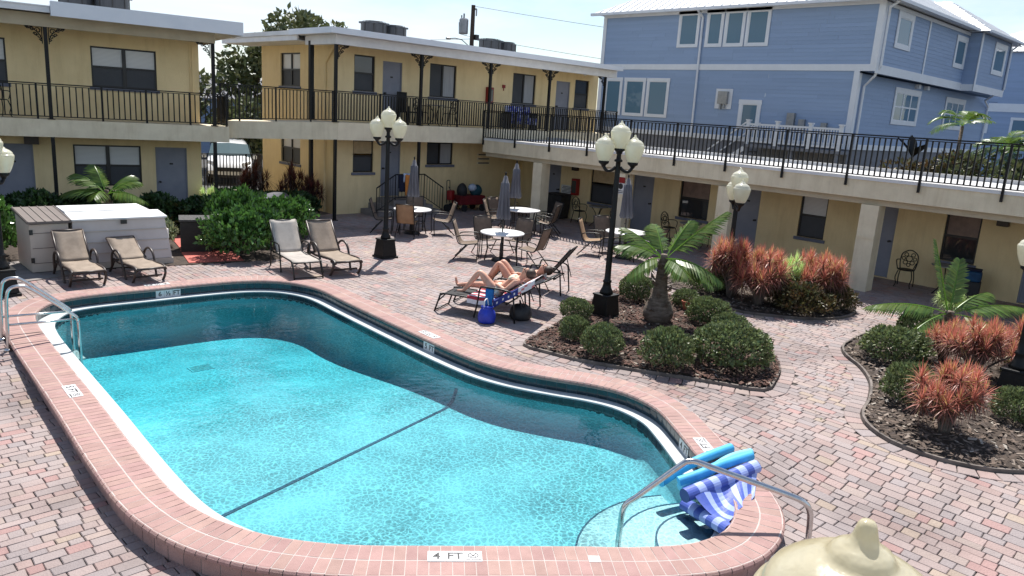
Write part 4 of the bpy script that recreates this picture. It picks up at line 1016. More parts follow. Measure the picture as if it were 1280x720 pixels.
for sg in (-1,1):
    m = MB()
    for y0, y1 in ((-2.05,-1.1),(-1.0,-.1),(0,.85)):
        tz = 1.62 if y1 < .5 else 1.50
        m.quad((sg*.945,y0,1.04),(sg*.945,y1 if y1<.5 else 1.15,1.04),(sg*.785,y1 if y1<.5 else .72,tz),(sg*.785,y0+.08,1.62))
    m.build('side_window', M['carglass'], car)
    m = MB(); m.box(sg*.93-.09+sg*.1, sg*.93+.09+sg*.1, .95, 1.12, 1.02, 1.2); m.build('wing_mirror', M['carwhite'], car, bevel=.03)
    m = MB(); m.sheet([[(sg*.5,2.30,.74),(sg*.86,2.08,.78)],[(sg*.48,2.22,.90),(sg*.88,1.95,.98)]]); l = m.build('headlight', M['lampglass'], car); l.location = (0,.05,.02)
    for y in (-1.5,1.5):
        m = MB(); m.tube([(sg*.70,y,.33),(sg*.93,y,.33)], .33, 20); wv = m.build('wheel', M['rubber'], car)
        m = MB(); m.tube([(sg*.93,y,.33),(sg*.945,y,.33)], .2, 16); m.build('rim', M['galv'], wv)
m = MB(); m.box(-.5,.5,2.40,2.44,.58,.74); m.build('grille', M['frame'], car)
m = MB(); m.box(-.75,.75,2.38,2.44,.30,.42); m.build('bumper_intake', M['frame'], car)
fn = thing('metal_fence', 'black picket fence between the wings in front of the parked car', 'fence', (0,0,0))
a, b = (9.7,28.2), (14.2,27.9)
railing(fn, a, b, 0, 0, 1.55, [0,.95,2.1,3.2,4.3], sp=.12)
# white things behind: second parked vehicle
t = thing('mailbox_post', 'white post box standing behind the car beside the end wall', 'post box', (17.9,35.5,0))
m = MB(); m.box(-.06,.06,-.06,.06,0,1.0); m.build('post', M['white'], t); m = MB(); m.box(-.2,.2,-.25,.25,1.0,1.4); m.build('box', M['white'], t, bevel=.05)
# ------------------------------------------------------------------ lamps
def globe_mat(name, c0, c1, k):
    m = bpy.data.materials.new(name); m.use_nodes = True; nt = m.node_tree; b = nt.nodes['Principled BSDF']; L = nt.links
    tc = nd(nt, 'ShaderNodeTexCoord'); nz = nd(nt, 'ShaderNodeTexNoise', Scale=5.0, Detail=6.0); L.new(tc.outputs['Object'], nz.inputs['Vector'])
    rp = nd(nt, 'ShaderNodeValToRGB'); rp.color_ramp.elements[0].position=.3; rp.color_ramp.elements[1].position=.7
    rp.color_ramp.elements[0].color = c0; rp.color_ramp.elements[1].color = c1; L.new(nz.outputs['Fac'], rp.inputs['Fac'])
    L.new(rp.outputs['Color'], b.inputs['Base Color']); b.inputs['Roughness'].default_value = .22; b.inputs['Coat Weight'].default_value = .4; b.inputs['Coat Roughness'].default_value = .1
    n2 = nd(nt, 'ShaderNodeTexNoise', Scale=14.0, Detail=3.0); L.new(tc.outputs['Object'], n2.inputs['Vector'])
    bp = nd(nt, 'ShaderNodeBump', Strength=k, Distance=.02); L.new(n2.outputs['Fac'], bp.inputs['Height']); L.new(bp.outputs['Normal'], b.inputs['Normal'])
    tr = nd(nt, 'ShaderNodeBsdfTranslucent'); L.new(rp.outputs['Color'], tr.inputs['Color'])
    ms = nd(nt, 'ShaderNodeMixShader'); ms.inputs[0].default_value = .5; L.new(b.outputs[0], ms.inputs[1]); L.new(tr.outputs[0], ms.inputs[2])
    L.new(ms.outputs[0], nt.nodes['Material Output'].inputs['Surface']); return m
M['globe'] = globe_mat('white_acrylic', (.76,.74,.60,1), (.85,.84,.74,1), .1); M['globeold'] = globe_mat('yellowed_acrylic', (.60,.53,.36,1), (.82,.78,.62,1), .45)
GP = [(.072,0),(.10,.015),(.135,.09),(.165,.18),(.182,.26),(.186,.30),(.180,.322),(.168,.330),(.164,.345),(.150,.372),(.115,.400),(.088,.415),(.068,.422),(.060,.430),(.052,.444),(.030,.458),(.022,.474),(.018,.490),(.012,.502),(0,.505)]
def fine(prof, k=3):
    P = smooth_path([(r,z,0) for r, z in prof], k); return [(max(0,p.x),p.y) for p in P]
def lamp(label, x, y, H, arms, seg=24, gm='globe'):
    t = thing('street_lamp', label, 'lamp', (x,y,0), 0, 'three globe lamp posts')
    m = MB(); s_ = .23
    def frus(z0, a, z1, b): m.add([(-a,-a,z0),(a,-a,z0),(a,a,z0),(-a,a,z0),(-b,-b,z1),(b,-b,z1),(b,b,z1),(-b,b,z1)], [(3,2,1,0),(4,5,6,7),(0,1,5,4),(1,2,6,5),(2,3,7,6),(3,0,4,7)])
    frus(0,.235,.05,.23); frus(.05,.205,.44,.165); frus(.44,.185,.475,.18); m.build('base', M['black'], t, bevel=.008)
    m = MB(); zt = H-.58
    m.lathe([(.13,.475),(.12,.53),(.085,.60),(.07,.68),(.082,.70),(.082,.73),(.062,.75),(.058,.9),(.047,zt-.3),(.044,zt-.16),(.075,zt-.15),(.075,zt-.12),(.045,zt-.10),(.04,zt-.02),(.06,zt),(.05,zt+.03)], 14); m.build('shaft', M['black'], t, smooth=True)
    def globe(px, py, z):
        g = MB(); g.lathe(fine(GP, 2), seg); o = g.build('globe', M[gm], t, smooth=True); o.location = (px,py,z)
        k = MB(); k.lathe([(.03,-.10),(.05,-.06),(.092,-.03),(.098,.02),(.08,.022)], 14); k.build('fitter', M['black'], o, smooth=True)
        return o
    globe(0,0,H-.505)
    ax = Vector((arms[0],arms[1],0)).normalized()
    for sg in (1,-1):
        m = MB(); z0 = H-.85; pts = smooth_path([ax*sg*.04+Vector((0,0,z0+.02)), ax*sg*.11+Vector((0,0,z0-.04)), ax*sg*.20+Vector((0,0,z0-.05)), ax*sg*.26+Vector((0,0,z0+.02)), ax*sg*.265+Vector((0,0,z0+.07))], 4)
        m.tube(pts, .03, 8); m.build('arm', M['black'], t, smooth=True); globe(ax.x*sg*.265, ax.y*sg*.265, H-.505-.235)
    return t
RT = (.715,-.70); FW = (.70,.715)
lamp('tall three globe lamp standing between loungers and the back steps', 10.7, 15.5, 3.66, RT)
lamp('tall three globe lamp in the mulch bed beside the palm', 11.1, 8.78, 3.68, RT)
lamp('low lamp rising out of the red tufted plants by the pillars', 15.05, 8.55, 2.85, FW)
lamp('low lamp in the right bed cut by the right edge', 12.98, 2.44, 2.70, FW)
lamp('low lamp at the left edge beside the storage shed', 2.66, 15.55, 2.86, FW)
lamp('nearest lamp with its cream finial at the bottom edge', 1.365, .43, 3.02, RT, 64, 'globeold')

# ------------------------------------------------------------------ pool fittings
t = thing('pool_ladder', 'stainless pool ladder with two bent rails at far left corner', 'pool ladder')
for pts in ([(2.15,13.0,-.2),(2.17,13.0,.45),(2.2,13.0,.70),(2.24,12.99,.82),(2.36,12.98,.85),(2.5,12.97,.78),(3.0,12.95,.34),(3.07,12.95,.24),(3.08,12.95,.1),(3.08,12.95,-1.0)],
            [(2.13,12.5,-.2),(2.15,12.5,.45),(2.17,12.5,.70),(2.22,12.49,.81),(2.34,12.48,.83),(2.48,12.47,.76),(2.98,12.45,.33),(3.04,12.45,.23),(3.05,12.45,.1),(3.05,12.45,-1.0)]):
    m = MB(); m.tube(smooth_path(pts, 5), .024, 12); r_ = m.build('rail', M['steel'], t, smooth=True)
    m = MB(); m.lathe([(.055,0),(.06,.006),(.05,.03),(.026,.035)], 14, (pts[0][0],pts[0][1],ground(pts[0][0],pts[0][1]))); m.build('escutcheon', M['steel'], r_, smooth=True)
    m = MB(); m.tube([(pts[1][0]+.005,pts[1][1],.27),(pts[7][0],pts[7][1],.27-.02)], .018, 8); m.build('crossbar', M['steel'], r_, smooth=True)
for z in (-.42,-.66,-.9):
    m = MB(); m.box(2.99,3.12,12.46,12.94,z,z+.03); m.build('tread', M['mark'], t, bevel=.008)
t = thing('pool_handrail', 'bent stainless handrail crossing the near right corner of the pool', 'handrail')
pts = [(5.59,3.99,-.62),(5.595,3.985,-.2),(5.61,3.97,.03),(5.70,3.87,.17),(5.93,3.61,.51),(5.985,3.55,.565),(6.05,3.48,.56),(6.2,3.31,.495),(6.62,2.835,.32),(6.73,2.71,.255),(6.775,2.665,.17),(6.79,2.65,.05),(6.8,2.64,-.22)]
m = MB(); m.tube(smooth_path(pts, 5), .029, 16); m.build('rail', M['steel'], t, smooth=True)
m = MB(); m.lathe([(.055,0),(.06,.006),(.05,.03),(.026,.035)], 14, (6.8,2.64,ground(6.8,2.64))); m.build('escutcheon', M['steel'], t, smooth=True)
# foam floats piled on the coping
def foam(name, c, c2=None): return pm(name, c, c2, scale=7, rough=.6, bump=.1, bscale=50, trans=.12)
M['foamb'] = foam('cyan_foam', srgb(84,190,238), srgb(74,178,228)); M['foaml'] = foam('light_cyan_foam', srgb(132,212,240), srgb(122,204,234))
def noodle(label, pts, r, mat):
    m = MB(); P = smooth_path(pts, 5); m.tube(P, r, 16); o = m.build('pool_noodle', mat, smooth=False, auto=40); tag(o, label, 'pool noodle')
    a = P[-1]; d = (P[-1]-P[-2]).normalized(); k = MB(); k.tube([a+d*.0005, a+d*.003], [.022,.022], 10); k.build('core_hole', M['navy'], o); return o
noodle('cyan foam noodle reaching over the coping toward the depth marker', [(6.58,4.22,-.12),(6.9,4.18,-.04),(7.2,4.08,.05),(7.62,4.0,.085)], .054, M['foamb'])
noodle('pale cyan foam noodle in the middle of the float pile', [(6.62,4.0,-.10),(6.95,3.9,.0),(7.3,3.84,.10),(7.64,3.76,.11)], .05, M['foaml'])
noodle('cyan foam noodle lying against the striped mat', [(6.55,3.98,.0),(6.75,3.86,.07),(7.0,3.78,.13),(7.45,3.66,.17)], .054, M['foamb'])
mt = thing('pool_float', 'blue and pale striped float mat folded over the pool corner', 'pool float')
def stripe_col(s): return (.055,.10,.42) if (s*1.0) % .2 < .1 else (.33,.42,.78)
M['stripe'] = pm('striped_vinyl', (1,1,1), (.88,.88,.9), scale=5, rough=.55, tint=True, bump=.15, bscale=30)
def roll(name, a, b, r):
    a, b = Vector(a), Vector(b); d = (b-a); n = max(4, round(d.length/.05)); ax = d.normalized(); x = ax.cross(Vector((0,0,1))).normalized(); y = x.cross(ax); m = MB()
    for k in range(n):
        p0, p1 = a+d*k/n, a+d*(k+1)/n; c = stripe_col(d.length*k/n)
        for q in range(18):
            a0, a1 = 2*pi*q/18, 2*pi*(q+1)/18; R0 = r*(1+.05*sin(3*a0+1.5)); R1 = r*(1+.05*sin(3*a1+1.5))
            m.add([p0+(x*cos(a0)+y*sin(a0))*R0, p1+(x*cos(a0)+y*sin(a0))*R0, p1+(x*cos(a1)+y*sin(a1))*R1, p0+(x*cos(a1)+y*sin(a1))*R1], [(0,1,2,3)], c)
    for p, s_ in ((a,1),(b,-1)): m.add([p+(x*cos(2*pi*q/18)+y*sin(2*pi*q/18))*r for q in range(18)], [tuple(range(18))[::s_]], (.03,.06,.25))
    return m.build(name, M['stripe'], mt)
roll('rolled_end', (6.30,3.74,.02), (7.32,3.52,.13), .072); roll('rolled_end', (6.5,3.84,-.19), (6.24,3.17,-.09), .07)
m = MB(); n, q = 22, 10; R = []
E0 = [Vector((6.36,3.72,.075)), Vector((7.30,3.49,.12))]; E1 = [Vector((6.30,3.24,-.04)), Vector((6.88,3.28,.02))]
for i in range(q+1):
    v = i/q; row = []
    for j in range(n+1):
        u = j/n; p = E0[0].lerp(E0[1], u).lerp(E1[0].lerp(E1[1], u), v); p.z += .02*sin(u*9+v*4) - .08*sin(pi*v)*(1-u*.7); row.append(p)
    R.append(row)
for i in range(q):
    for j in range(n):
        c = stripe_col(j/n*1.0); m.add([R[i][j],R[i][j+1],R[i+1][j+1],R[i+1][j]], [(0,1,2,3)], c)
m.build('mat', M['stripe'], mt)

# ------------------------------------------------------------------ loungers (local +Y points to the foot end)
def sling_sheet(m, prof, w, th=.008, sag=.015):
    rows = [[(x*w, y, z - sag*(1-(2*x)**2)) for x in (-.5,-.25,0,.25,.5)] for y, z in prof]; m.sheet(rows, th)
def lounger(label, kind, fabric, loc, d, back, group='pool loungers'):
    t = thing('sun_lounger', label, 'sun lounger', (loc[0],loc[1],ground(*loc[:2])), head(*d), group)
    w, L, hy, z = .62, 1.9, .78, .36; fm = M['resin'] if kind == 'resin' else M['alu']; r = .028 if kind == 'resin' else .017
    th = radians(back); bl = .80; top = (hy-bl*cos(th), z+bl*sin(th))
    for sg in (-1,1):
        x = sg*w/2; m = MB()
        if kind == 'resin':
            m.tube(smooth_path([(x,hy-.25,z-.02),(x,hy+.1,z-.05),(x,1.2,z-.02),(x,L-.2,z),(x,L-.02,z-.06)], 4), r, 8); f = m.build('side_rail', fm, t, smooth=True)
            m = MB(); m.tube(smooth_path([(x,L-.12,z-.03),(x+sg*.02,L-.10,z-.16),(x+sg*.02,L-.2,.05),(x+sg*.02,L-.26,.0)], 4), r, 8); m.build('leg', fm, t, smooth=True)
            m = MB(); m.tube(smooth_path([(x,hy-.2,z-.02),(x+sg*.02,hy-.35,.14),(x+sg*.02,hy-.5,0)], 4), r, 8); m.build('leg', fm, t, smooth=True)
            m = MB(); m.tube(smooth_path([(x+sg*.03,hy-.30,.16),(x+sg*.05,hy-.2,.48),(x+sg*.05,hy+.05,.60),(x+sg*.05,hy+.3,.48),(x+sg*.03,hy+.48,.05),(x+sg*.03,hy+.52,0)], 5), r*.95, 8); m.build('armrest', fm, t, smooth=True)
        else:
            m.tube([(x,hy-.25,z),(x,L-.08,z),(x,L,z-.02)], r, 8); f = m.build('side_rail', fm, t, smooth=True)
            m = MB(); m.tube([(x,L-.02,z),(x,L+.10,.0)], r, 8); m.tube([(x,L+.02,z*.6),(x,L-.12,z)], r*.8, 6); m.build('leg', fm, t, smooth=True)
            for yy in (hy+.35,):
                m = MB(); m.tube(smooth_path([(x+sg*.02,yy+.06,0),(x+sg*.02,yy,.3),(x+sg*.03,yy-.04,.56),(x+sg*.03,yy-.14,.60),(x+sg*.03,hy-.22,.585),(x+sg*.02,hy-.32,.5)], 3), r, 8); m.build('armrest', fm, t, smooth=True)
            m = MB(); m.tube([(x,hy-.32,.55),(x,hy-.38,0)], r, 8); m.build('leg', fm, t, smooth=True)
        m = MB(); m.tube([(x*.97,hy,z+.01),(x*.97,hy-bl*.5*cos(th),z+bl*.5*sin(th)-.015),(x*.97,top[0],top[1])], r*.9, 8); m.build('back_rail', fm, t, smooth=True)
    m = MB(); m.tube([(-w/2,L-.03,z-.03),(w/2,L-.03,z-.03)], r*.9, 8); m.build('crossbar', fm, t, smooth=True); m = MB(); m.tube([(-w/2,hy-.2,z-.03),(w/2,hy-.2,z-.03)], r*.9, 8); m.build('crossbar', fm, t, smooth=True); m = MB(); m.tube([(-w/2,L+.08 if kind != 'resin' else L-.25,.03 if kind != 'resin' else .12),(w/2,L+.08 if kind != 'resin' else L-.25,.03 if kind != 'resin' else .12)], r*.8, 8); m.build('crossbar', fm, t, smooth=True)
    m = MB(); m.tube([(-w/2*.97,top[0],top[1]),(w/2*.97,top[0],top[1])], r*.9, 8)
    if back > 15:
        for sg in (-1,1): m.tube([(sg*w*.4,hy-bl*.6*cos(th),z+bl*.6*sin(th)-.02),(sg*w*.4,hy-bl*.62*cos(th)-.12,z-.04)], r*.6, 6)
    m.build('back_brace', fm, t, smooth=True)
    m = MB(); n = 10; sling_sheet(m, [(hy+.02+(L-.05-hy)*k/n, z+.015-.02*sin(pi*k/n)-(.03*max(0,k/n-.85)/.15)) for k in range(n+1)], w*.93); m.build('seat_sling', fabric, t, smooth=True)
    m = MB(); sling_sheet(m, [(hy-bl*k/n*cos(th)-.0, z+.018+bl*k/n*sin(th)-.02*sin(pi*k/n)) for k in range(n+1)], w*.93); m.build('back_sling', fabric, t, smooth=True)
    return t
def lng(label, kind, fabric, foot, d, back, s=1.0):
    v = Vector((d[0],d[1])).normalized(); t = lounger(label, kind, fabric, (foot[0]-v.x*1.9*s, foot[1]-v.y*1.9*s), (v.x,v.y), back); t.scale = (s,s,s); return t
lng('taupe resin lounger with a tall back in front of the small shed', 'resin', M['sling'], (4.02,15.42), (-.02,-1), 48, .9)
lng('taupe resin lounger with a lower back in front of the long storage box', 'resin', M['sling'], (5.08,15.25), (.05,-1), 30, .88)
lng('pale grey tubular lounger beside the bright green bush', 'tube', M['slinglight'], (7.9,14.3), (-.16,-1), 54)
lng('taupe lounger with curved arms between the pale lounger and the lamp', 'resin', M['sling'], (8.74,14.0), (-.1,-1), 53)
D5 = Vector((-.44,.9)).normalized(); S5 = Vector((D5.y,-D5.x))
F5 = Vector((8.92,10.86)); F6 = F5 + S5*.86; F7 = F5 + S5*2.55 - D5*.1
lng('black framed lounger near the pool holding the nearer sunbather and flag towel', 'tube', M['slingdark'], F5, D5, 33)
lng('black framed lounger holding the farther sunbather', 'tube', M['slingdark'], F6, D5, 25)
lng('empty black lounger with raised back behind the sunbathers', 'tube', M['slingdark'], F7, D5, 52)
def lp(F, x, y, z):
    """lounger-local (x across, y towards foot from head end) to world"""
    o = F - D5*1.9; p = o + S5*x + D5*y; return Vector((p.x,p.y,z))

# flag towel over the nearer lounger
M['cloth'] = pm('beach_towel', (1,1,1), (.9,.9,.9), scale=9, rough=.95, tint=True, bump=.3, bscale=120)
W_, R_, B_ = (.72,.72,.75), (.42,.04,.06), (.03,.045,.21)
m = MB(); n1, n2 = 44, 24; G = []
th = radians(33)
for i in range(n1+1):
    s = i/n1*1.42; row = []
    for j in range(n2+1):
        x = -.46+.92*j/n2; over = max(0, abs(x)-.33)
        if s < .86: y = .78-(.86-s)*cos(th); z = .405+(.86-s)*sin(th)
        else: y = .78+(s-.86); z = .395
        xx = max(-.335, min(.335, x)); z -= over*1.05; z += .006*sin(s*17+x*9)
        row.append(lp(F5, xx*1.02+(.01*sin(s*11) if over else 0), y, z))
    G.append(row)
for i in range(n1):
    for j in range(n2):
        s = i/n1; x = j/n2
        if .24 < s < .62 and x < .62: c = W_ if ((i % 4 == 1) and (j % 4 == 1)) else B_
        elif s <= .24: c = W_ if (i+2*j) % 9 > 1 else (.62,.2,.2)
        else: c = R_ if (j//2) % 2 else W_
        m.add([G[i][j],G[i][j+1],G[i+1][j+1],G[i+1][j]], [(0,1,2,3)], c)
tag(m.build('flag_towel', M['cloth'], smooth=True), 'beach towel with white stars and red stripes under the nearer sunbather', 'towel')
# blue towel hanging from the arm, bags
M['bluecloth'] = pm('blue_cloth', srgb(36,118,186), srgb(28,100,168), scale=8, rough=.95, bump=.2, bscale=90); M['bluebag'] = pm('blue_nylon', srgb(34,62,190), srgb(26,48,160), scale=6, rough=.5); M['blackbag'] = pm('black_nylon', (.015,.015,.017), (.03,.03,.032), scale=6, rough=.6, bump=.3, bscale=30)
m = MB(); rows = []
for k in range(14):
    s = k/13; a = -.30+.95*s; z = .61-abs(a)+.0 if abs(a) > .02 else .612; xo = -.345-(.022 if a > 0 else -.022)
    rows.append([lp(F5, xo+.008*sin(j*2+k*.5), .90+.16*(j/5-.5)*(1-.2*s), max(.04,z)) for j in range(6)])
m.sheet(rows, .008); tag(m.build('towel', M['bluecloth'], smooth=True), 'plain blue towel hanging from the arm of the nearer lounger', 'towel')
t = thing('beach_bag', 'blue beach bag with white sides on the pavers beside the lounger', 'bag', lp(F5,-.52,.86,0), .4)
m = MB(); m.lathe(fine([(0,.005),(.13,.005),(.155,.06),(.16,.15),(.13,.23),(.10,.27),(.12,.30)], 2), 18); m.build('body', M['bluebag'], t, smooth=True)
m = MB(); m.sheet([[(.13*cos(a)*1.22,.13*sin(a)*1.22,z) for a in [k*.16-.9 for k in range(9)]] for z in (.04,.12,.2)], .004); m.build('side_panel', M['white'], t, smooth=True)
m = MB(); m.tube(smooth_path([(-.09,.02,.27),(-.06,.03,.40),(.05,.03,.42),(.10,.02,.28)], 5), .012, 6); m.build('handle', M['white'], t, smooth=True)
t = thing('shoulder_bag', 'black shoulder bag stowed under the raised lounger back', 'bag', lp(F5,.05,.42,0), .9)
m = MB(); m.lathe(fine([(0,.01),(.17,.01),(.21,.09),(.19,.20),(.12,.27),(0,.29)], 2), 16); m.build('body', M['blackbag'], t, smooth=True)
m = MB(); m.tube(smooth_path([(-.12,0,.24),(-.05,.02,.34),(.06,.02,.34),(.12,0,.24)], 5), .014, 6); m.build('strap', M['blackbag'], t, smooth=True)

# ------------------------------------------------------------------ sunbathers
def person(label, F, back, pose, hair, suit, top):
    t = thing('person', label, 'person', (0,0,0)); th = radians(back); V = []; R = []; Eg = []
    def v(x, y, z, r): V.append(lp(F,x,y,z)); R.append(r); return len(V)-1
    def chain(a, pts):
        for p in pts: b = v(*p); Eg.append((a,b)); a = b
        return a
    bk = lambda s, lift: (.78-s*cos(th)+lift*sin(th), .40+s*sin(th)+lift*cos(th))
    y0, z0 = .84, .515; pel = v(0, y0, z0, (.155,.115))
    a = pel; sp = []
    for s, lift, r in ((.12,.12,(.13,.105)),(.27,.13,(.14,.11)),(.40,.13,(.155,.115))):
        y, z = bk(s, lift); b = v(0,y,z,r); Eg.append((a,b)); a = b; sp.append(b)
    chest = a; y, z = bk(.48,.13); nb = v(0,y,z,(.075,.07)); Eg.append((chest,nb)); y, z = bk(.53,.14); n2_ = v(0,y,z,(.055,.055)); Eg.append((nb,n2_))
    y, z = bk(.59,.155); h1 = v(0,y,z,(.080,.088)); Eg.append((n2_,h1)); y, z = bk(.65,.16); h2 = v(0,y,z,(.092,.105)); Eg.append((h1,h2)); y, z = bk(.72,.155); h3 = v(0,y,z,(.075,.088)); Eg.append((h2,h3))
    yn, zn = bk(.63,.275); nose = v(0,yn,zn,(.016,.016)); Eg.append((h2,nose))
    for sg in (-1,1):
        ys, zs = bk(.45,.12); ye, ze = bk(.22,.07); yh, zh = bk(.05,.20 if sg < 0 else .22)
        sh = v(sg*.17,ys,zs,(.055,.055)); Eg.append((chest,sh)); el = v(sg*.27,ye,ze,(.042,.042)); Eg.append((sh,el))
        wr = v(sg*.12,yh,zh+.03,(.03,.028)); Eg.append((el,wr)); pm_ = v(sg*.06,yh+.05,zh+.035,(.034,.02)); Eg.append((wr,pm_))
        for f in range(4): chain(pm_, [(sg*.06+(f-1.5)*.018, yh+.10-abs(f-1.3)*.006, zh+.035, (.009,.009)), (sg*.06+(f-1.5)*.02, yh+.14-abs(f-1.3)*.008, zh+.022, (.008,.008))])
        chain(wr, [(sg*.06-sg*.05, yh+.05, zh+.035, (.011,.011)), (sg*.06-sg*.065, yh+.08, zh+.03, (.009,.009))])
        kn = pose[0 if sg < 0 else 1]
        hip = v(sg*.10,.90,.50,(.105,.10)); Eg.append((pel,hip))
        th_ = tuple((Vector((sg*.10,.90,.50))+Vector(kn[0]))/2); 
        k1 = chain(hip, [(*th_,(.085,.085)), (*kn[0],(.058,.06))]); mid = tuple(Vector(kn[0]).lerp(Vector(kn[1]), .35))
        k2 = chain(k1, [(*mid,(.058,.058)), (*kn[1],(.034,.036))])
        hl = chain(k2, [(*kn[2],(.04,.03)), (*kn[3],(.026,.018))])
    me = bpy.data.meshes.new('body'); me.from_pydata([tuple(p) for p in V], Eg, []); o = bpy.data.objects.new('body', me); COL.objects.link(o); o.parent = t
    md = o.modifiers.new('skin','SKIN'); md.use_smooth_shade = True
    sv = me.skin_vertices[0].data
    for i, r in enumerate(R): sv[i].radius = r; sv[i].use_root = (i == 0)
    s2 = o.modifiers.new('sub','SUBSURF'); s2.levels = s2.render_levels = 2; me.materials.append(M['skin'])
    # hair cap, sunglasses, swimwear
    def blob(name, c, ax, mat, n=14):
        m = MB(); rows = []
        for i in range(n+1):
            p = pi*i/n; rows.append([c + ax[0]*cos(q)*sin(p) + ax[1]*sin(q)*sin(p) + ax[2]*cos(p) for q in [2*pi*k/n for k in range(n+1)]])
        m.sheet(rows); return m.build(name, mat, t, smooth=True)
    bx = lp(F,1,0,0)-lp(F,0,0,0); bx.z = 0; by = lp(F,0,1,0)-lp(F,0,0,0); by.z = 0
    up = -by*cos(th)+Vector((0,0,sin(th))); out = by*sin(th)+Vector((0,0,cos(th)))
    Y, Z = bk(.705,.118); c = lp(F,0,Y,Z); blob('hair', c, (bx*.105, out*.095, up*.095), hair)
    Y, Z = bk(.66,.245); c = lp(F,0,Y,Z); m = MB()
    for sg in (-1,1): m.tube([c+bx*sg*.03-out*.01, c+bx*sg*.03+out*.012], [.026,.022], 10); m.tube([c+bx*sg*.05, c+bx*sg*.085-out*.07], .005, 5)
    m.tube([c-bx*.03, c+bx*.03], .006, 5); m.build('sunglasses', M['black'], t)
    blob('swim_briefs', lp(F,0,.85,.515), (bx*.195, by*.105, Vector((0,0,.128))), suit)
    Y, Z = bk(.36,.155)
    for sg in (-1,1): blob('bikini_cup', lp(F,sg*.075,Y,Z)+out*.05, (bx*.075, out*.055, up*.07), top)
    return t
M['suitw'] = pm('white_swimwear', srgb(232,226,214), srgb(214,196,150), scale=26, rough=.8); M['suitn'] = pm('dark_swimwear', srgb(70,60,66), srgb(50,44,50), scale=14, rough=.8)
bent = lambda x: ((x,1.20,.83),(x*1.1,1.47,.47),(x*1.1,1.50,.425),(x*1.15,1.64,.41))
bent2 = lambda x: ((x,1.16,.86),(x*1.1,1.40,.47),(x*1.1,1.43,.425),(x*1.15,1.57,.41))
flat = lambda x: ((x,1.30,.52),(x*1.1,1.72,.455),(x*1.1,1.76,.45),(x*1.15,1.80,.60))
person('sunbather in pale swimwear, nearer lounger, one knee up beside the blue towel', F5, 33, (bent(-.12), flat(.13)), M['hair'], M['suitw'], M['suitw'])
person('sunbather on the farther lounger with both knees raised', F6, 25, (bent2(-.11), bent2(.12)), M['hair'], M['suitn'], M['suitn'])

# ------------------------------------------------------------------ patio tables, umbrellas, chairs
def table(label, x, y, first=[None], r=.56):
    if first[0] is not None: return dup(first[0], (x,y,0), .3, label)
    t = thing('patio_table', label, 'table', (x,y,0), 0, 'round white patio tables'); first[0] = t
    m = MB(); m.lathe([(.0,.70),(r-.03,.70),(r,.71),(r,.735),(r-.015,.745),(.03,.747),(0,.747)], 40); m.build('tabletop', M['tabletop'], t, auto=40)
    for k in range(4):
        a = pi/4+k*pi/2; m = MB(); m.tube([(.40*cos(a),.40*sin(a),.70),(.36*cos(a),.36*sin(a),.3),(.42*cos(a),.42*sin(a),0)], .018, 8); m.build('leg', M['alu'], t, smooth=True)
    m = MB(); m.tube([(.36*cos(2*pi*k/24),.36*sin(2*pi*k/24),.34) for k in range(24)], .012, 6, closed=True); m.build('stretcher_ring', M['alu'], t, smooth=True)
    m = MB(); m.lathe([(.24,0),(.25,.02),(.22,.06),(.05,.10),(.045,.45),(.03,.46),(.03,.70)], 20); m.build('umbrella_base', M['alu'], t, auto=40)
    return t
def umbrella(label, x, y, lean=0, first=[None]):
    if first[0] is not None: o = dup(first[0], (x,y,0), lean*7, label); o.rotation_euler = (0,radians(lean),lean); return o
    t = thing('closed_umbrella', label, 'umbrella', (x,y,0), 0, 'closed grey patio umbrellas'); first[0] = t; t.scale = (.9,.9,.93)
    m = MB(); m.tube([(0,0,.10),(0,0,2.36)], .019, 10); m.build('pole', M['alu'], t, smooth=True)
    m = MB(); n = 40; rows = []
    for z, r, amp in ((2.33,.012,0),(2.30,.05,.05),(2.14,.085,.12),(2.13,.105,.2),(1.9,.115,.22),(1.6,.135,.28),(1.35,.15,.32),(1.24,.165,.36),(1.16,.14,.4)):
        rows.append([((r*(1+amp*cos(8*2*pi*k/n+z*2)+.08*amp*cos(3*k)))*cos(2*pi*k/n), (r*(1+amp*cos(8*2*pi*k/n+z*2)))*sin(2*pi*k/n), z+.03*amp*cos(8*2*pi*k/n)) for k in range(n+1)])
    m.sheet(rows); m.build('canopy', M['umb'], t, smooth=True)
    m = MB(); m.lathe([(0,2.34),(.02,2.35),(.028,2.38),(.02,2.42),(0,2.425)], 10); m.build('finial', M['black'], t, smooth=True)
    m = MB(); m.tube([(.0,.03,1.02),(.0,.10,1.0),(.03,.10,.99)], .01, 6); m.build('crank', M['alu'], t, smooth=True); return t
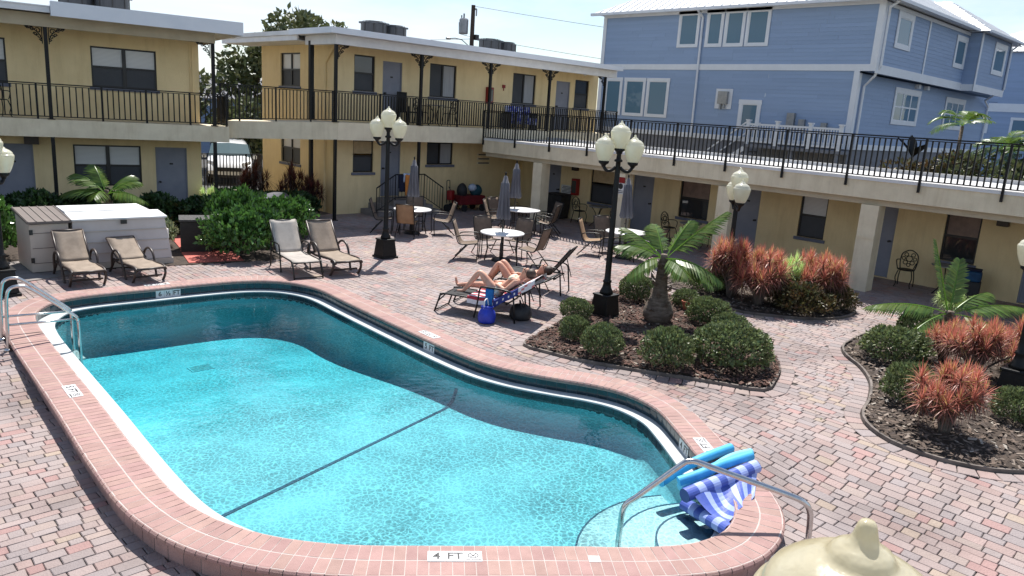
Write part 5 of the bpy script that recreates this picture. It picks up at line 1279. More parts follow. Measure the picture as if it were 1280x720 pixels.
def sling_chair(label, x, y, face, fab=None, firsts={}):
    fab = fab or M['slingchair']; key = fab.name; rz = head(*face)
    if key in firsts: return dup(firsts[key], (x,y,0), rz, label)
    t = thing('patio_chair', label, 'chair', (x,y,0), rz, 'sling patio chairs'); firsts[key] = t
    for sg in (-1,1):
        X = sg*.28; m = MB(); m.tube(smooth_path([(X,.25,0),(X,.27,.3),(X,.26,.58),(X,.20,.64),(X,0,.645),(X,-.20,.62),(X*.98,-.26,.58)], 4), .014, 8); m.build('armrest', M['alu'], t, smooth=True)
        m = MB(); m.tube(smooth_path([(X*.92,.24,.44),(X*.92,-.05,.40),(X*.92,-.2,.41),(X*.92,-.28,.55),(X*.92,-.40,.98)], 4), .014, 8); m.build('side_rail', M['alu'], t, smooth=True)
        m = MB(); m.tube([(X*.95,.02,.41),(X,-.36,0)], .014, 8); m.build('leg', M['alu'], t, smooth=True)
    m = MB(); m.tube([(-.26,.24,.43),(.26,.24,.43)], .012, 8); m.build('crossbar', M['alu'], t, smooth=True); m = MB(); m.tube([(-.26,-.40,.975),(.26,-.40,.975)], .013, 8); m.build('crossbar', M['alu'], t, smooth=True); m = MB(); m.tube([(-.28,-.2,.22),(.28,-.2,.22)], .01, 6); m.build('crossbar', M['alu'], t, smooth=True)
    m = MB(); prof = smooth_path([(0,.235,.445),(0,-.02,.405),(0,-.17,.41),(0,-.26,.55),(0,-.395,.965)], 4); sling_sheet(m, [(p.y,p.z) for p in prof], .50, .007, .008); m.build('sling', fab, t, smooth=True)
    return t
def ring_chairs(cx, cy, items):
    for ang, rad, label, fab in items:
        # ang: 0 = to the right in the picture, 90 = away from the viewer
        a = radians(ang); dx = RT[0]*cos(a)+FW[0]*sin(a); dy = RT[1]*cos(a)+FW[1]*sin(a)
        sling_chair(label, cx+dx*rad, cy+dy*rad, (-dx,-dy), fab)
S, T_ = M['slingchair'], M['slingtan']
table('round white table in the sun at the centre of the patio', 13.1, 13.85); umbrella('closed grey umbrella through the sunlit table', 13.1, 13.85)
ring_chairs(13.1, 13.85, [(178,.85,'taupe chair at the left side of the sunlit table',S),(118,.85,'taupe chair behind the sunlit table, left of its umbrella',S),(62,.85,'taupe chair behind the sunlit table, right of its umbrella',S),(-28,.86,'taupe chair at the right front of the sunlit table, turned away',S)])
table('round white table in the shade behind the tall left lamp', 13.5, 18.2); umbrella('closed grey umbrella in front of the stoop rail', 13.62, 18.35, 1)
ring_chairs(13.5, 18.2, [(185,.85,'grey chair left of the shaded table by the stoop',S),(95,.9,'grey chair between the shaded table and the stoop',S),(15,.88,'taupe chair at the right of the shaded table by the stoop',S),(-95,.62,'tan chair with its back to us at the shaded table by the stoop',T_)])
table('round white table in deep shade near the first square pillar', 16.9, 17.0); umbrella('closed grey umbrella near the first square pillar', 16.75, 17.2, -2)
ring_chairs(16.9, 17.0, [(175,.85,'dark chair left of the table by the first pillar',S),(140,.9,'chair behind the umbrella at the table by the first pillar',S),(-20,.8,'chair at the right of the table by the first pillar, seen from behind',S),(25,.9,'chair tucked between the table and the first pillar',S)])
table('round white table behind the palm fronds', 16.55, 12.6); umbrella('closed grey umbrella behind the tall lamp with the palm', 16.75, 12.75, 2)
ring_chairs(16.55, 12.6, [(165,.9,'tan chair left of the table behind the tall right lamp',T_),(115,.95,'chair behind the table near the bistro table',S),(-45,.8,'dark chair right of the table behind the palm',S)])

# cast metal bistro chairs and tables
def bistro_chair(label, x, y, z, face, first=[None]):
    if first[0] is not None: return dup(first[0], (x,y,z), head(*face), label)
    t = thing('bistro_chair', label, 'chair', (x,y,z), head(*face), 'black cast metal chairs'); first[0] = t
    m = MB(); m.lathe([(0,.43),(.19,.43),(.205,.44),(.19,.455),(0,.455)], 20); m.build('seat', M['black'], t, auto=40)
    for sx in (-1,1):
        m = MB(); m.tube(smooth_path([(sx*.15,.14,.43),(sx*.19,.18,.25),(sx*.16,.17,.1),(sx*.19,.22,0)], 4), .013, 6); m.build('leg', M['black'], t, smooth=True)
        m = MB(); m.tube(smooth_path([(sx*.15,-.14,.43),(sx*.18,-.17,.22),(sx*.18,-.22,0)], 4), .013, 6); m.build('leg', M['black'], t, smooth=True)
    m = MB(); m.tube(smooth_path([(-.17,-.15,.44),(-.20,-.19,.62),(-.18,-.22,.80),(-.08,-.24,.89),(0,-.245,.91),(.08,-.24,.89),(.18,-.22,.80),(.20,-.19,.62),(.17,-.15,.44)], 5), .015, 6)
    for cx, cz, r in ((0,.70,.07),(-.08,.60,.05),(.08,.60,.05),(-.08,.80,.045),(.08,.80,.045),(0,.54,.04),(-.13,.70,.04),(.13,.70,.04)): m.tube([(cx+r*cos(q),-.19-.05*(cz-.6),cz+r*sin(q)) for q in [2*pi*k/12 for k in range(12)]], .010, 5, closed=True)
    m.build('backrest', M['black'], t, smooth=True)
    for sx in (-1,1):
        m = MB(); m.tube(smooth_path([(sx*.19,-.18,.66),(sx*.24,0,.67),(sx*.22,.14,.62),(sx*.17,.15,.45)], 4), .012, 6); m.build('armrest', M['black'], t, smooth=True)
    return t
def bistro_table(label, x, y, z, first=[None]):
    if first[0] is not None: return dup(first[0], (x,y,z), .4, label)
    t = thing('bistro_table', label, 'table', (x,y,z), 0, 'small black cast metal tables'); first[0] = t
    m = MB(); m.lathe([(0,.69),(.33,.69),(.345,.70),(.345,.715),(.33,.72),(0,.72)], 28); m.build('tabletop', M['galv'], t, auto=40)
    for k in range(3):
        a = 2*pi*k/3; m = MB(); m.tube(smooth_path([(.25*cos(a),.25*sin(a),.69),(.08*cos(a),.08*sin(a),.45),(.10*cos(a),.10*sin(a),.2),(.28*cos(a),.28*sin(a),0)], 4), .014, 6); m.build('leg', M['black'], t, smooth=True)
    return t
bistro_table('small dark table under the shaded window behind the tall right lamp', 20.5, 16.9, 0)
bistro_chair('black scrollwork chair left of the small table, beside the black bin', 20.5, 17.75, 0, (0,-1)); bistro_chair('black scrollwork chair hidden by the tall right lamp post', 20.5, 16.05, 0, (0,1))
bistro_table('small dark table behind the big palm frond', 20.3, 13.0, 0); bistro_chair('black scrollwork chair glimpsed behind the palm fronds', 20.4, 13.85, 0, (0,-1)); bistro_chair('black scrollwork chair right of the table behind the palm', 20.4, 12.3, 0, (0,1))
bistro_chair('black scrollwork chair by the wall beside the blue door at right', 20.45, 6.65, 0, (-1,-.15)); bistro_table('small dark table beside the wall chair under the right window', 20.5, 5.75, 0)
t = thing('cooler_bag', 'blue and navy soft cooler on the wall table under the right window', 'cooler bag', (20.45,5.2,.0), .2)
m = MB(); m.box(-.18,.18,-.24,.24,.45,.70); m.build('body', pm('dark_blue_nylon', srgb(24,74,112), srgb(18,58,92), rough=.7), t, bevel=.05); m = MB(); m.box(-.17,.17,-.23,.23,.705,.75); m.build('lid', M['tw_n'], t, bevel=.02); m = MB(); m.box(-.18,.18,-.25,.25,0,.448); m.build('stand', M['blackbag'], t, bevel=.02)
# upper balconies
bistro_chair('black scrollwork chair on the left balcony at the left edge', *(F.p(-1.05,-.62,2.76)), (.3,-.95))
bistro_chair('black scrollwork chair upstairs left of the balcony table', 16.45, 21.85, 3.07, (1,0)); bistro_table('small table upstairs on the back balcony', 17.08, 21.85, 3.07); bistro_chair('black scrollwork chair upstairs right of the balcony table', 17.7, 21.85, 3.07, (-1,0))
t = thing('tall_chair', 'tall black slatted chair upstairs beside the iron post', 'chair', (15.85,21.85,3.07), head(.3,-1))
m = MB(); m.box(-.28,.28,-.25,.25,.40,.45); m.build('seat', M['black'], t); m = MB()
for k in range(6): m.box(-.27+.09*k+.005,-.27+.09*k+.085,-.27,-.245,.45,1.08)
m.build('backrest', M['black'], t)
for sx in (-1,1):
    for sy in (-1,1): m = MB(); m.box(sx*.26-.025,sx*.26+.025,sy*.23-.025,sy*.23+.025,0,.398 if sy < 0 else .62); m.build('leg', M['black'], t)
t = thing('covered_chair', 'balcony lounge chair draped with a blue patterned cloth', 'chair', (21.3,21.9,3.07), head(-.3,-1))
m = MB(); m.box(-.6,.6,-.3,.3,.36,.42); m.build('seat', M['black'], t)
for sx in (-1,1): m = MB(); m.box(sx*.57-.03,sx*.57+.03,-.28,.28,0,.62); m.build('side_frame', M['black'], t)
m = MB(); rows = [[(-.58+1.16*j/8, y+.01*sin(j*2), z+.012*sin(j*3)) for j in range(9)] for y, z in ((.3,.2),(.31,.44),(-.22,.46),(-.3,.86),(-.36,.88),(-.37,.5))]; m.sheet(rows, .012); m.build('cloth', pm('blue_print_cloth', srgb(70,84,180), srgb(190,196,226), scale=9, rough=.95, lo=.45, hi=.52), t, smooth=True)

# ------------------------------------------------------------------ storage boxes, bin, carts
M['resinbox'] = pm('beige_resin', srgb(196,184,172), srgb(186,174,162), scale=1.5, rough=.6); M['resinlid'] = pm('grey_brown_lid', srgb(112,102,96), srgb(102,92,88), scale=2, rough=.6); M['resinwhite'] = pm('white_lid', (.78,.78,.77), (.70,.70,.69), scale=2, rough=.5); M['resinbody'] = pm('shade_toned_resin', (.60,.55,.53), (.54,.49,.47), scale=2, rough=.55)  # resinbody: the shade on the long box's front is put into its colour
t = thing('storage_shed', 'small beige storage shed with a brown ribbed lid', 'storage shed', (3.43,17.05,0), 0)
m = MB(); m.add([(0,0,.03),(.68,0,.03),(.68,1.15,.03),(0,1.15,.03),(0,0,.98),(.68,0,.98),(.68,1.15,1.10),(0,1.15,1.10)], [(3,2,1,0),(4,5,6,7),(0,1,5,4),(1,2,6,5),(2,3,7,6),(3,0,4,7)]); m.build('body', M['resinbox'], t)
m = MB()
for z in (.2,.5,.8): m.box(.03,.65,-.006,-.0015,z,z+.012)
m.build('panel_line', M['resinlid'], t)
m = MB(); m.obox((-.05,-.07,1.0),(.78,0,0),(0,1.28,.125),(0,0,.045))
for k in range(6): m.obox((-.04+.148*k,-.072,1.046),(.02,0,0),(0,1.28,.125),(0,0,.012))
m.build('lid', M['resinlid'], t)
for z in (.22,.78): m = MB(); m.box(-.012,.05,-.02,-.002,z,z+.10); m.build('hinge', M['frame'], t)
t = thing('storage_box', 'long pale storage box with a sloping white lid behind the loungers', 'storage box', (4.18,16.98,0), -.03)
m = MB(); m.add([(0,.02,.14),(1.90,.02,.14),(1.90,1.25,.14),(0,1.25,.14),(.0,.06,1.02),(1.78,.06,1.02),(1.78,1.22,1.06),(.0,1.22,1.06)], [(3,2,1,0),(4,5,6,7),(0,1,5,4),(1,2,6,5),(2,3,7,6),(3,0,4,7)]); m.build('body', M['resinbody'], t)
m = MB(); m.box(-.01,1.92,.0,1.27,0.0,.135); m.build('base_panel', M['resinbox'], t)
m = MB()
for z in (.32,.55,.78): m.obox((.02,.0+.045*(z-.14),z),(1.80,0,0),(0,.03,0),(0,0,.014))
m.build('panel_line', M['resinbox'], t)
m = MB(); m.add([(-.03,.0,1.02),(1.82,.0,1.02),(1.82,.55,1.08),(-.03,.55,1.08),(-.03,0,1.06),(1.82,0,1.06),(1.80,.55,1.13),(-.03,.55,1.13)], [(3,2,1,0),(4,5,6,7),(0,1,5,4),(1,2,6,5),(2,3,7,6),(3,0,4,7)]); m.build('front_lid', M['resinwhite'], t, bevel=.01)
m = MB(); m.add([(-.03,.56,1.09),(1.60,.56,1.09),(1.60,1.3,1.12),(-.03,1.3,1.12),(-.03,.56,1.15),(1.60,.56,1.15),(1.58,1.3,1.17),(-.03,1.3,1.17)], [(3,2,1,0),(4,5,6,7),(0,1,5,4),(1,2,6,5),(2,3,7,6),(3,0,4,7)]); m.build('back_lid', M['resinwhite'], t, bevel=.01)
m = MB(); m.box(.88,1.0,-.03,-.002,.93,1.01); m.build('latch', M['frame'], t); m = MB(); m.box(1.905,1.94,.3,.9,.5,.72); m.build('handle', M['resinwhite'], t, bevel=.01)
t = thing('slab', 'grey concrete pad under the small storage shed', 'concrete pad'); m = MB(); m.prism([(2.5,16.2),(3.9,16.6),(4.3,17.0),(4.2,18.4),(2.4,18.4),(2.2,17)], .0, .014); o = m.build('pad_top', M['conc'], t)
t = thing('wicker_box', 'black woven storage box tucked behind the bright green bush', 'storage box', (7.08,18.15,0), -.35)
m = MB(); m.box(-.34,.34,-.35,.35,0,.74); m.build('body', pm('black_wicker', (.012,.012,.013), (.028,.027,.027), scale=5, rough=.6, stretch=(2,2,22), bump=.6, bscale=30), t, bevel=.01); m = MB(); m.box(-.37,.37,-.38,.38,.745,.80); m.build('lid', pm('black_wicker_lid', (.03,.03,.032), (.05,.05,.05), scale=20, rough=.5, bump=.5, bscale=60), t, bevel=.01)
t = thing('covered_grill', 'grill under a dark grey cover behind the bright green bush', 'grill', (9.75,19.6,0), .75)
m = MB(); rows = []
for y, z in ((-.34,.05),(-.36,.8),(-.32,.98),(-.12,1.12),(.12,1.12),(.32,.98),(.36,.8),(.34,.05)): rows.append([(x, y*(1-.05*abs(x)), z-.10*max(0,abs(x)-.4)) for x in (-.72,-.5,-.25,0,.25,.5,.72)])
m.sheet(rows)
for s_ in (0,-1): b = len(m.v); m.v.extend([r[s_] for r in rows]); m.f.append(tuple(range(b,b+len(rows))))
m.build('cover', pm('grey_vinyl_cover', srgb(84,86,94), srgb(66,68,76), scale=3, rough=.45, bump=.3, bscale=12), t)
for sx in (-.5,.5): m = MB(); m.box(sx-.03,sx+.03,-.25,.25,0,.06); m.build('leg', M['black'], t)
t = thing('garden_post', 'short beige post standing in the bright green bush', 'post', (8.55,19.0,0)); m = MB(); m.box(-.08,.08,-.08,.08,0,1.28); m.build('post', M['beam'], t, bevel=.01); m = MB(); m.box(-.1,.1,-.1,.1,1.282,1.32); m.build('cap', M['trim'], t)
t = thing('trash_bin', 'large black rubbish bin beside the blue door in the shade', 'trash bin', (20.72,19.0,0), .0)
m = MB(); m.add([(-.24,-.32,.04),(.24,-.32,.04),(.24,.32,.04),(-.24,.32,.04),(-.29,-.37,.86),(.29,-.37,.86),(.29,.37,.86),(-.29,.37,.86)], [(3,2,1,0),(4,5,6,7),(0,1,5,4),(1,2,6,5),(2,3,7,6),(3,0,4,7)]); m.build('body', M['blackbag'], t, bevel=.03)
m = MB(); m.box(-.31,.31,-.39,.39,.865,.92); m.build('lid', M['blackbag'], t, bevel=.03)
t = thing('hand_cart', 'red hand cart leaning by the wall below the slider window', 'hand cart', (17.85,21.75,0), .5)
m = MB(); m.box(-.16,.16,-.10,.12,.42,.78); m.build('red_bag', M['red'], t, bevel=.04)
m = MB(); m.tube(smooth_path([(-.15,.1,.3),(-.15,.12,1.02),(-.1,.13,1.12),(.1,.13,1.12),(.15,.12,1.02),(.15,.1,.3)], 4), .016, 6); m.tube([(.0,.1,.9),(.45,-.2,.05)], .014, 6); m.build('frame', M['frame'], t, smooth=True)
for sx in (-.2,.2):
    m = MB(); m.tube([(sx-.02,.05,.14),(sx+.02,.05,.14)], .14, 16); m.build('wheel', M['rubber'], t)
t = thing('beach_wagon', 'red folding wagon loaded with black and teal bags against the wall', 'wagon', (18.75,21.75,0), -.05)
m = MB(); m.box(-.62,.55,-.28,.28,.24,.58); m.build('tub', pm('dark_red_canvas', srgb(120,22,28), srgb(96,16,22), scale=5, rough=.9), t, bevel=.03)
for sx in (-.45,.4):
    for sy in (-.3,.3): m = MB(); m.tube([(sx,sy-.03,.13),(sx,sy+.03,.13)], .13, 14); m.build('wheel', M['rubber'], t)
for nm, lb, c, ax, mt_ in (('black_bag','black bag at the left end of the red wagon',(18.38,21.75,.74),(.2,.2,.28),M['blackbag']),('teal_bag','teal beach bag at the right end of the red wagon',(19.05,21.72,.74),(.26,.2,.22),pm('teal_cloth', srgb(38,84,96), srgb(28,64,76), rough=.9)),('white_bundle','pale towel bundle on top of the red wagon load',(18.82,21.68,.86),(.18,.14,.14),M['tw_w'])):
    m = MB(); n = 14; m.sheet([[Vector(c)+Vector((ax[0]*cos(q)*sin(p)*(1+.08*sin(3*q)), ax[1]*sin(q)*sin(p), ax[2]*cos(p)*(1+.06*cos(2*q)))) for q in [2*pi*k/n for k in range(n+1)]] for p in [pi*i/n for i in range(n+1)]]); tag(m.build(nm, mt_, smooth=True), lb, 'bag')
# ------------------------------------------------------------------ foliage
def leafmat(name, c1, c2, rough=.45, trans=.25, spec=.4):
    m = pm(name, c1, c2, scale=4, rough=rough, tint=True, trans=trans, spec=spec); return m
M['lf_shrub'] = leafmat('shrub_leaf', (.175,.215,.10), (.115,.15,.065), .42, .25, .4)
M['lf_clusia'] = leafmat('paddle_leaf', (.08,.175,.04), (.052,.125,.03), .3, .28, .55)
M['lf_hedge'] = leafmat('hedge_leaf', (.040,.085,.028), (.025,.055,.018), .38, .2)
M['lf_red'] = leafmat('red_blade', (.60,.235,.175), (.45,.15,.11), .45, .35)
M['lf_dkred'] = leafmat('dark_red_blade', (.12,.03,.028), (.075,.022,.02), .5, .2)
M['lf_palm'] = leafmat('palm_leaf', (.125,.21,.04), (.08,.15,.028), .33, .35, .5)
M['lf_tree'] = leafmat('tree_leaf', (.13,.155,.07), (.085,.105,.045), .5, .2)
M['lf_croton'] = leafmat('croton_leaf', (.085,.10,.04), (.10,.05,.025), .4, .2)
M['lf_varieg'] = leafmat('variegated_leaf', (.34,.36,.24), (.16,.22,.11), .5, .25)
M['bark'] = pm('grey_bark', srgb(112,102,94), srgb(82,74,68), scale=6, rough=.95, bump=.6, bscale=25, stretch=(3,3,1))
M['palmbark'] = pm('palm_bark', srgb(124,110,98), srgb(84,72,62), scale=7, rough=.95, bump=.7, bscale=16, stretch=(1,1,4))
def leaf(m, p, d, n, L, W, c, fold=.25, curl=.0):
    """one leaf: base p, direction d, normal n"""
    d = d.normalized(); x = d.cross(n)
    if x.length < 1e-4: x = d.orthogonal()
    x.normalize(); n = x.cross(d)
    b = len(m.v); q = p+d*L*.5+n*L*curl*.5
    m.v += [tuple(p), tuple(p+d*L*.45+x*W+n*fold*W), tuple(p+d*L-n*L*curl), tuple(p+d*L*.45-x*W+n*fold*W)]
    m.f += [(b,b+1,b+2,b+3)] if fold == 0 else [(b,b+1,b+2),(b,b+2,b+3)]
    if m.c is None: m.c = []
    m.c += [c]*(1 if fold == 0 else 2)
def rv_(r): 
    while True:
        v = Vector((r.uniform(-1,1),r.uniform(-1,1),r.uniform(-1,1)))
        if .05 < v.length < 1: return v.normalized()
def dome(seed, n, L, W, lump=.10, flat=.75, inner=.25, h=1.0):
    """clipped shrub of radius 1: leaves through the outer shell of a lumpy dome"""
    r = random.Random(seed); m = MB(); o = Vector((seed*3.1,0,0))
    for i in range(n):
        v = rv_(r); 
        if v.z < -.55: v.z = -v.z
        k = 1+lump*2*mnoise.noise(v*2.2+o)+lump*mnoise.noise(v*6+o)
        s = k*(1-inner*r.random()**2.2)
        p = Vector((v.x*s, v.y*s, flat*.52 + v.z*s*flat*.55))*1.0; p.z *= h
        if p.z < .02: p.z = .02+.1*r.random()
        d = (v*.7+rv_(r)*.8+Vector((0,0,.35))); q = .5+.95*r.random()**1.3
        if s > k*.97: q *= 1.12  # outermost leaves painted lighter, a sunlit look put into their tint
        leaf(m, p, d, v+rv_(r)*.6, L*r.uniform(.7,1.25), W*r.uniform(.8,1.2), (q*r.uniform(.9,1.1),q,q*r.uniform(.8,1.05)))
    # twigs
    return m
def twigs(m, r, n, z1, spread, rad=.012, base=.08):
    for i in range(n):
        a = r.uniform(0,2*pi); b = r.uniform(.3,1)*spread
        m.tube(smooth_path([(cos(a)*base*r.random(),sin(a)*base*r.random(),0),(cos(a)*b*.4,sin(a)*b*.4,z1*.5),(cos(a)*b,sin(a)*b,z1)], 3), [rad*(1-.06*k) for k in range(7)], 5)
def plant(name, label, cat, x, y, z, scale, leaves, lm, stems, sm, group, rz=0):
    t = thing(name, label, cat, (x,y,z), rz, group); t.scale = scale
    l = leaves.build('foliage', lm, t); s_ = stems.build('stem', sm, t, smooth=True); return t
protos = {}
def shrub(kind, label, x, y, R, h, group, rz=None, z=.05):
    rz = random.uniform(0, 6.28) if rz is None else rz; R *= .88; h *= .94
    if kind not in protos:
        r = random.Random(len(protos)+2); st_ = MB()
        if kind == 'clip': lv = dome(1, 3700, .115, .037, .09, 1.0, .24); lm = M['lf_shrub']; twigs(st_, r, 12, .6, .7, .02)
        elif kind == 'clip2': lv = dome(5, 3000, .135, .041, .13, 1.0, .32); lm = M['lf_shrub']; twigs(st_, r, 12, .6, .7, .02)
        elif kind == 'clusia': lv = dome(9, 3000, .15, .052, .22, 1.0, .38); lm = M['lf_clusia']; twigs(st_, r, 14, .7, .8, .02)
        elif kind == 'hedge': lv = dome(13, 2400, .17, .055, .2, 1.0, .4); lm = M['lf_hedge']; twigs(st_, r, 10, .7, .8, .02)
        elif kind == 'croton': lv = dome(17, 2600, .16, .042, .2, 1.0, .5); lm = M['lf_croton']; twigs(st_, r, 14, .7, .8, .015)
        elif kind == 'varieg': lv = dome(21, 900, .22, .05, .25, 1.0, .5); lm = M['lf_varieg']; twigs(st_, r, 8, .7, .8, .02)
        protos[kind] = plant('shrub', label, 'shrub', x, y, z, (R,R,h/1.09), lv, lm, st_, M['bark'], group, rz); return protos[kind]
    return dup(protos[kind], (x,y,z), rz, label, group, (R,R,h/1.09))
G1 = 'clipped round shrubs in the mulch beds'
for k, lb, x, y, R, h in (('clip','round clipped shrub in front of the tall right lamp',9.08,7.15,.36,.54),('clip2','small shrub left of the tall lamp, nearest the sunbathers',9.35,7.98,.28,.42),('clip','round shrub behind the left corner of the bed, beside the lamp base',10.35,8.85,.33,.42),
    ('clip','round clipped shrub between the tall lamp and the palm trunk',12.55,9.15,.39,.58),('clip2','round clipped shrub at the front of the bed, middle of the front row',9.52,6.24,.42,.64),('clip','largest wide clipped shrub at the right end of the poolside bed',10.45,5.70,.68,.68),
    ('clip2','clipped shrub just right of the palm base',12.4,7.32,.46,.5),('clip','low pale clipped shrub behind the largest shrub',12.0,6.62,.38,.42),('clip2','small shrub behind the terracotta pot near the palm',13.1,8.3,.33,.38),
    ('clip','low spreading shrub at the foot of the low lamp plants',14.8,8.85,.50,.52),('clip2','clipped shrub at the front left of the right bed',13.18,4.22,.60,.58),('clip','clipped shrub under the left fronds of the right palm',14.95,4.4,.5,.54),
    ('clip2','clipped shrub half hidden by the nearest red tufted plant',11.2,3.28,.42,.58),('clip','dark shrub at the lower right by the low lamp foot',11.75,2.05,.42,.5),('clip2','dark shrub behind the low lamp at the right edge',13.9,2.3,.5,.55)):
    shrub(k, lb, x, y, R, h, G1)
G2 = 'glossy paddle leaved bushes'
for lb, x, y, R, h in (('bright green glossy bush left of the pale lounger, front half',7.75,17.05,.90,1.12),('bright green glossy bush in front of the covered grill',9.35,18.35,.88,1.12),('bright green bush behind the front one, beside the beige post',8.3,18.6,.75,1.35),('bright bush at the left edge in front of the shed',2.35,17.6,.55,.95),('bright green bush left of the shed lid',2.75,19.2,.9,1.3)):
    shrub('clusia', lb, x, y, R, h, G2)
G3 = 'dark hedge below the left wing'
for i, (lb, x, y, R, h) in enumerate((('dark hedge bush at the left edge under the left wing',3.0,21.4,1.0,1.15),('dark hedge bush under the left wing, behind the small shed',4.5,21.3,.95,1.05),('dark hedge bush under the wide ground floor window',5.9,21.1,.95,1.05),('dark hedge bush below the right half of the wide window',7.2,20.9,.9,.95),('dark hedge bush in front of the blue grey door',8.3,20.9,.85,.85),('dark hedge bush right of the blue grey door',9.4,21.6,.8,.95),('low dark hedge bush in front of the metal fence',10.6,22.9,.85,.75),('dark hedge bush under the end wall window',11.6,23.2,.8,.65),('dark hedge bush at the corner post of the back wing',12.0,22.2,.65,.75),('dark bush at the far left behind the lamp globe',1.4,19.5,1.0,1.3))):
    shrub('hedge', lb, x, y, R, h, G3)
shrub('croton', 'mottled bronze and green shrub in front of the square pillar', 15.0, 6.75, .62, .6, 'croton shrubs'); shrub('croton', 'bronze shrub beneath the red tufts, left of the mottled one', 15.15, 7.35, .42, .62, 'croton shrubs'); shrub('croton', 'mottled shrub nearest the pillar foot', 16.1, 6.5, .45, .5, 'croton shrubs')
shrub('varieg', 'pale variegated plant between the storage box and wicker box', 6.55, 18.9, .38, .62, 'variegated plants')

# red dracaenas
def dracaena(seed, heads, blades, L, W, spread, height, lo=0, yellow=0.0):
    r = random.Random(seed); lv, st_ = MB(), MB()
    for h in range(heads):
        a = 2*pi*h/heads*1.0+r.uniform(-.4,.4); rad = spread*(.25+.75*r.random()) if h else 0
        z = height*(.72+.28*r.random())-.25*height*(rad/spread)**2 if h < heads*.7 else height*r.uniform(.45,.7)
        top = Vector((cos(a)*rad, sin(a)*rad, z))
        st_.tube(smooth_path([(cos(a)*.05,sin(a)*.05,0),(cos(a)*rad*.35,sin(a)*rad*.35,z*.5),tuple(top)], 3), [.024-.0018*k for k in range(7)], 6)
        yl = r.random() < yellow
        for b in range(blades):
            t = b/blades; el = pi/2*(1-.05)-t**1.15*pi*.85; az = b*2.39996+r.uniform(-.25,.25)
            d = Vector((cos(az)*cos(el), sin(az)*cos(el), sin(el))); l = L*r.uniform(.75,1.1)*(1-.15*t); x = d.cross(Vector((0,0,1)))
            x = x.normalized() if x.length > .05 else Vector((1,0,0)); base = top-Vector((0,0,.10*t)); dr = l*(.10+.16*cos(max(-1,el)))*r.uniform(.6,1.3)
            p1 = base+d*l*.5-Vector((0,0,dr*.25)); p2 = base+d*l-Vector((0,0,dr)); w = W*r.uniform(.8,1.2)
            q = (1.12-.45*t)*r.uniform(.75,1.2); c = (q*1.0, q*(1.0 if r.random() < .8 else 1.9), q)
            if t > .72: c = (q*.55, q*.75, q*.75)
            if yl: c = (q*1.05, q*3.6, q*2.0)
            lv.add([base-x*w*.6, base+x*w*.6, p1+x*w, p1-x*w], [(0,1,2,3)], c); lv.add([p1-x*w, p1+x*w, p2], [(0,1,2)], c)
    return lv, st_
dr_p = {}
def dracaena_plant(v, label, x, y, s, group='red tufted dracaenas', rz=None, z=.05):
    rz = random.uniform(0,6.28) if rz is None else rz
    if v not in dr_p:
        a = {'full':(31,26,85,.30,.0062,.45,.93),'mid':(37,18,85,.30,.0062,.38,.93),'yel':(41,13,75,.30,.008,.32,.93,0,.65),'dark':(47,12,70,.30,.008,.36,.95)}[v]
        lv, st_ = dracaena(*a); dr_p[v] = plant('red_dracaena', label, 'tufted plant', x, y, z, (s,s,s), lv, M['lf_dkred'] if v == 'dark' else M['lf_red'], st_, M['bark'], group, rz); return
    dup(dr_p[v], (x,y,z), rz, label, group, s)
dracaena_plant('full', 'nearest red tufted plant, standing alone at the front of the right bed', 10.45, 2.6, .93)
dracaena_plant('full', 'wide red tufted plant behind the nearest one in the right bed', 13.3, 3.05, 1.0, rz=2.0); dracaena_plant('mid', 'red tufted plant at the right edge beside the low lamp', 14.3, 2.75, .95); dracaena_plant('mid', 'small red tufted plant in front of the right palm leaves', 13.9, 3.7, .8)
dracaena_plant('full', 'red tufted plant around the low lamp post', 14.85, 8.3, 1.32, rz=1.0); dracaena_plant('full', 'red tufted plant with pale stems in the middle of the pillar bed', 14.7, 7.55, 1.22, rz=4.0); dracaena_plant('yel', 'yellowish tufted plant between the red ones in the pillar bed', 15.5, 7.35, 1.12); dracaena_plant('mid', 'red tufted plant right before the square pillar', 16.1, 7.0, 1.18); dracaena_plant('full', 'red tufted plant left of the square pillar, behind the mottled shrub', 15.9, 6.75, 1.12, rz=3)
dracaena_plant('dark', 'dark maroon tufted plant beside the metal fence', 11.5, 24.4, 1.4, 'dark maroon dracaenas'); dracaena_plant('dark', 'dark maroon tufted plant under the end wall window', 12.3, 23.4, 1.45, 'dark maroon dracaenas'); dracaena_plant('dark', 'dark maroon tufted plant at the foot of the corner post', 12.55, 22.55, 1.2, 'dark maroon dracaenas')
dracaena_plant('yel', 'pale straw coloured tuft by the fence beside the left wing', 9.75, 23.6, .9, 'pale tufts'); dracaena_plant('yel', 'orange and straw tuft behind the right palm by the cooler', 17.2, 4.6, .75, 'pale tufts')

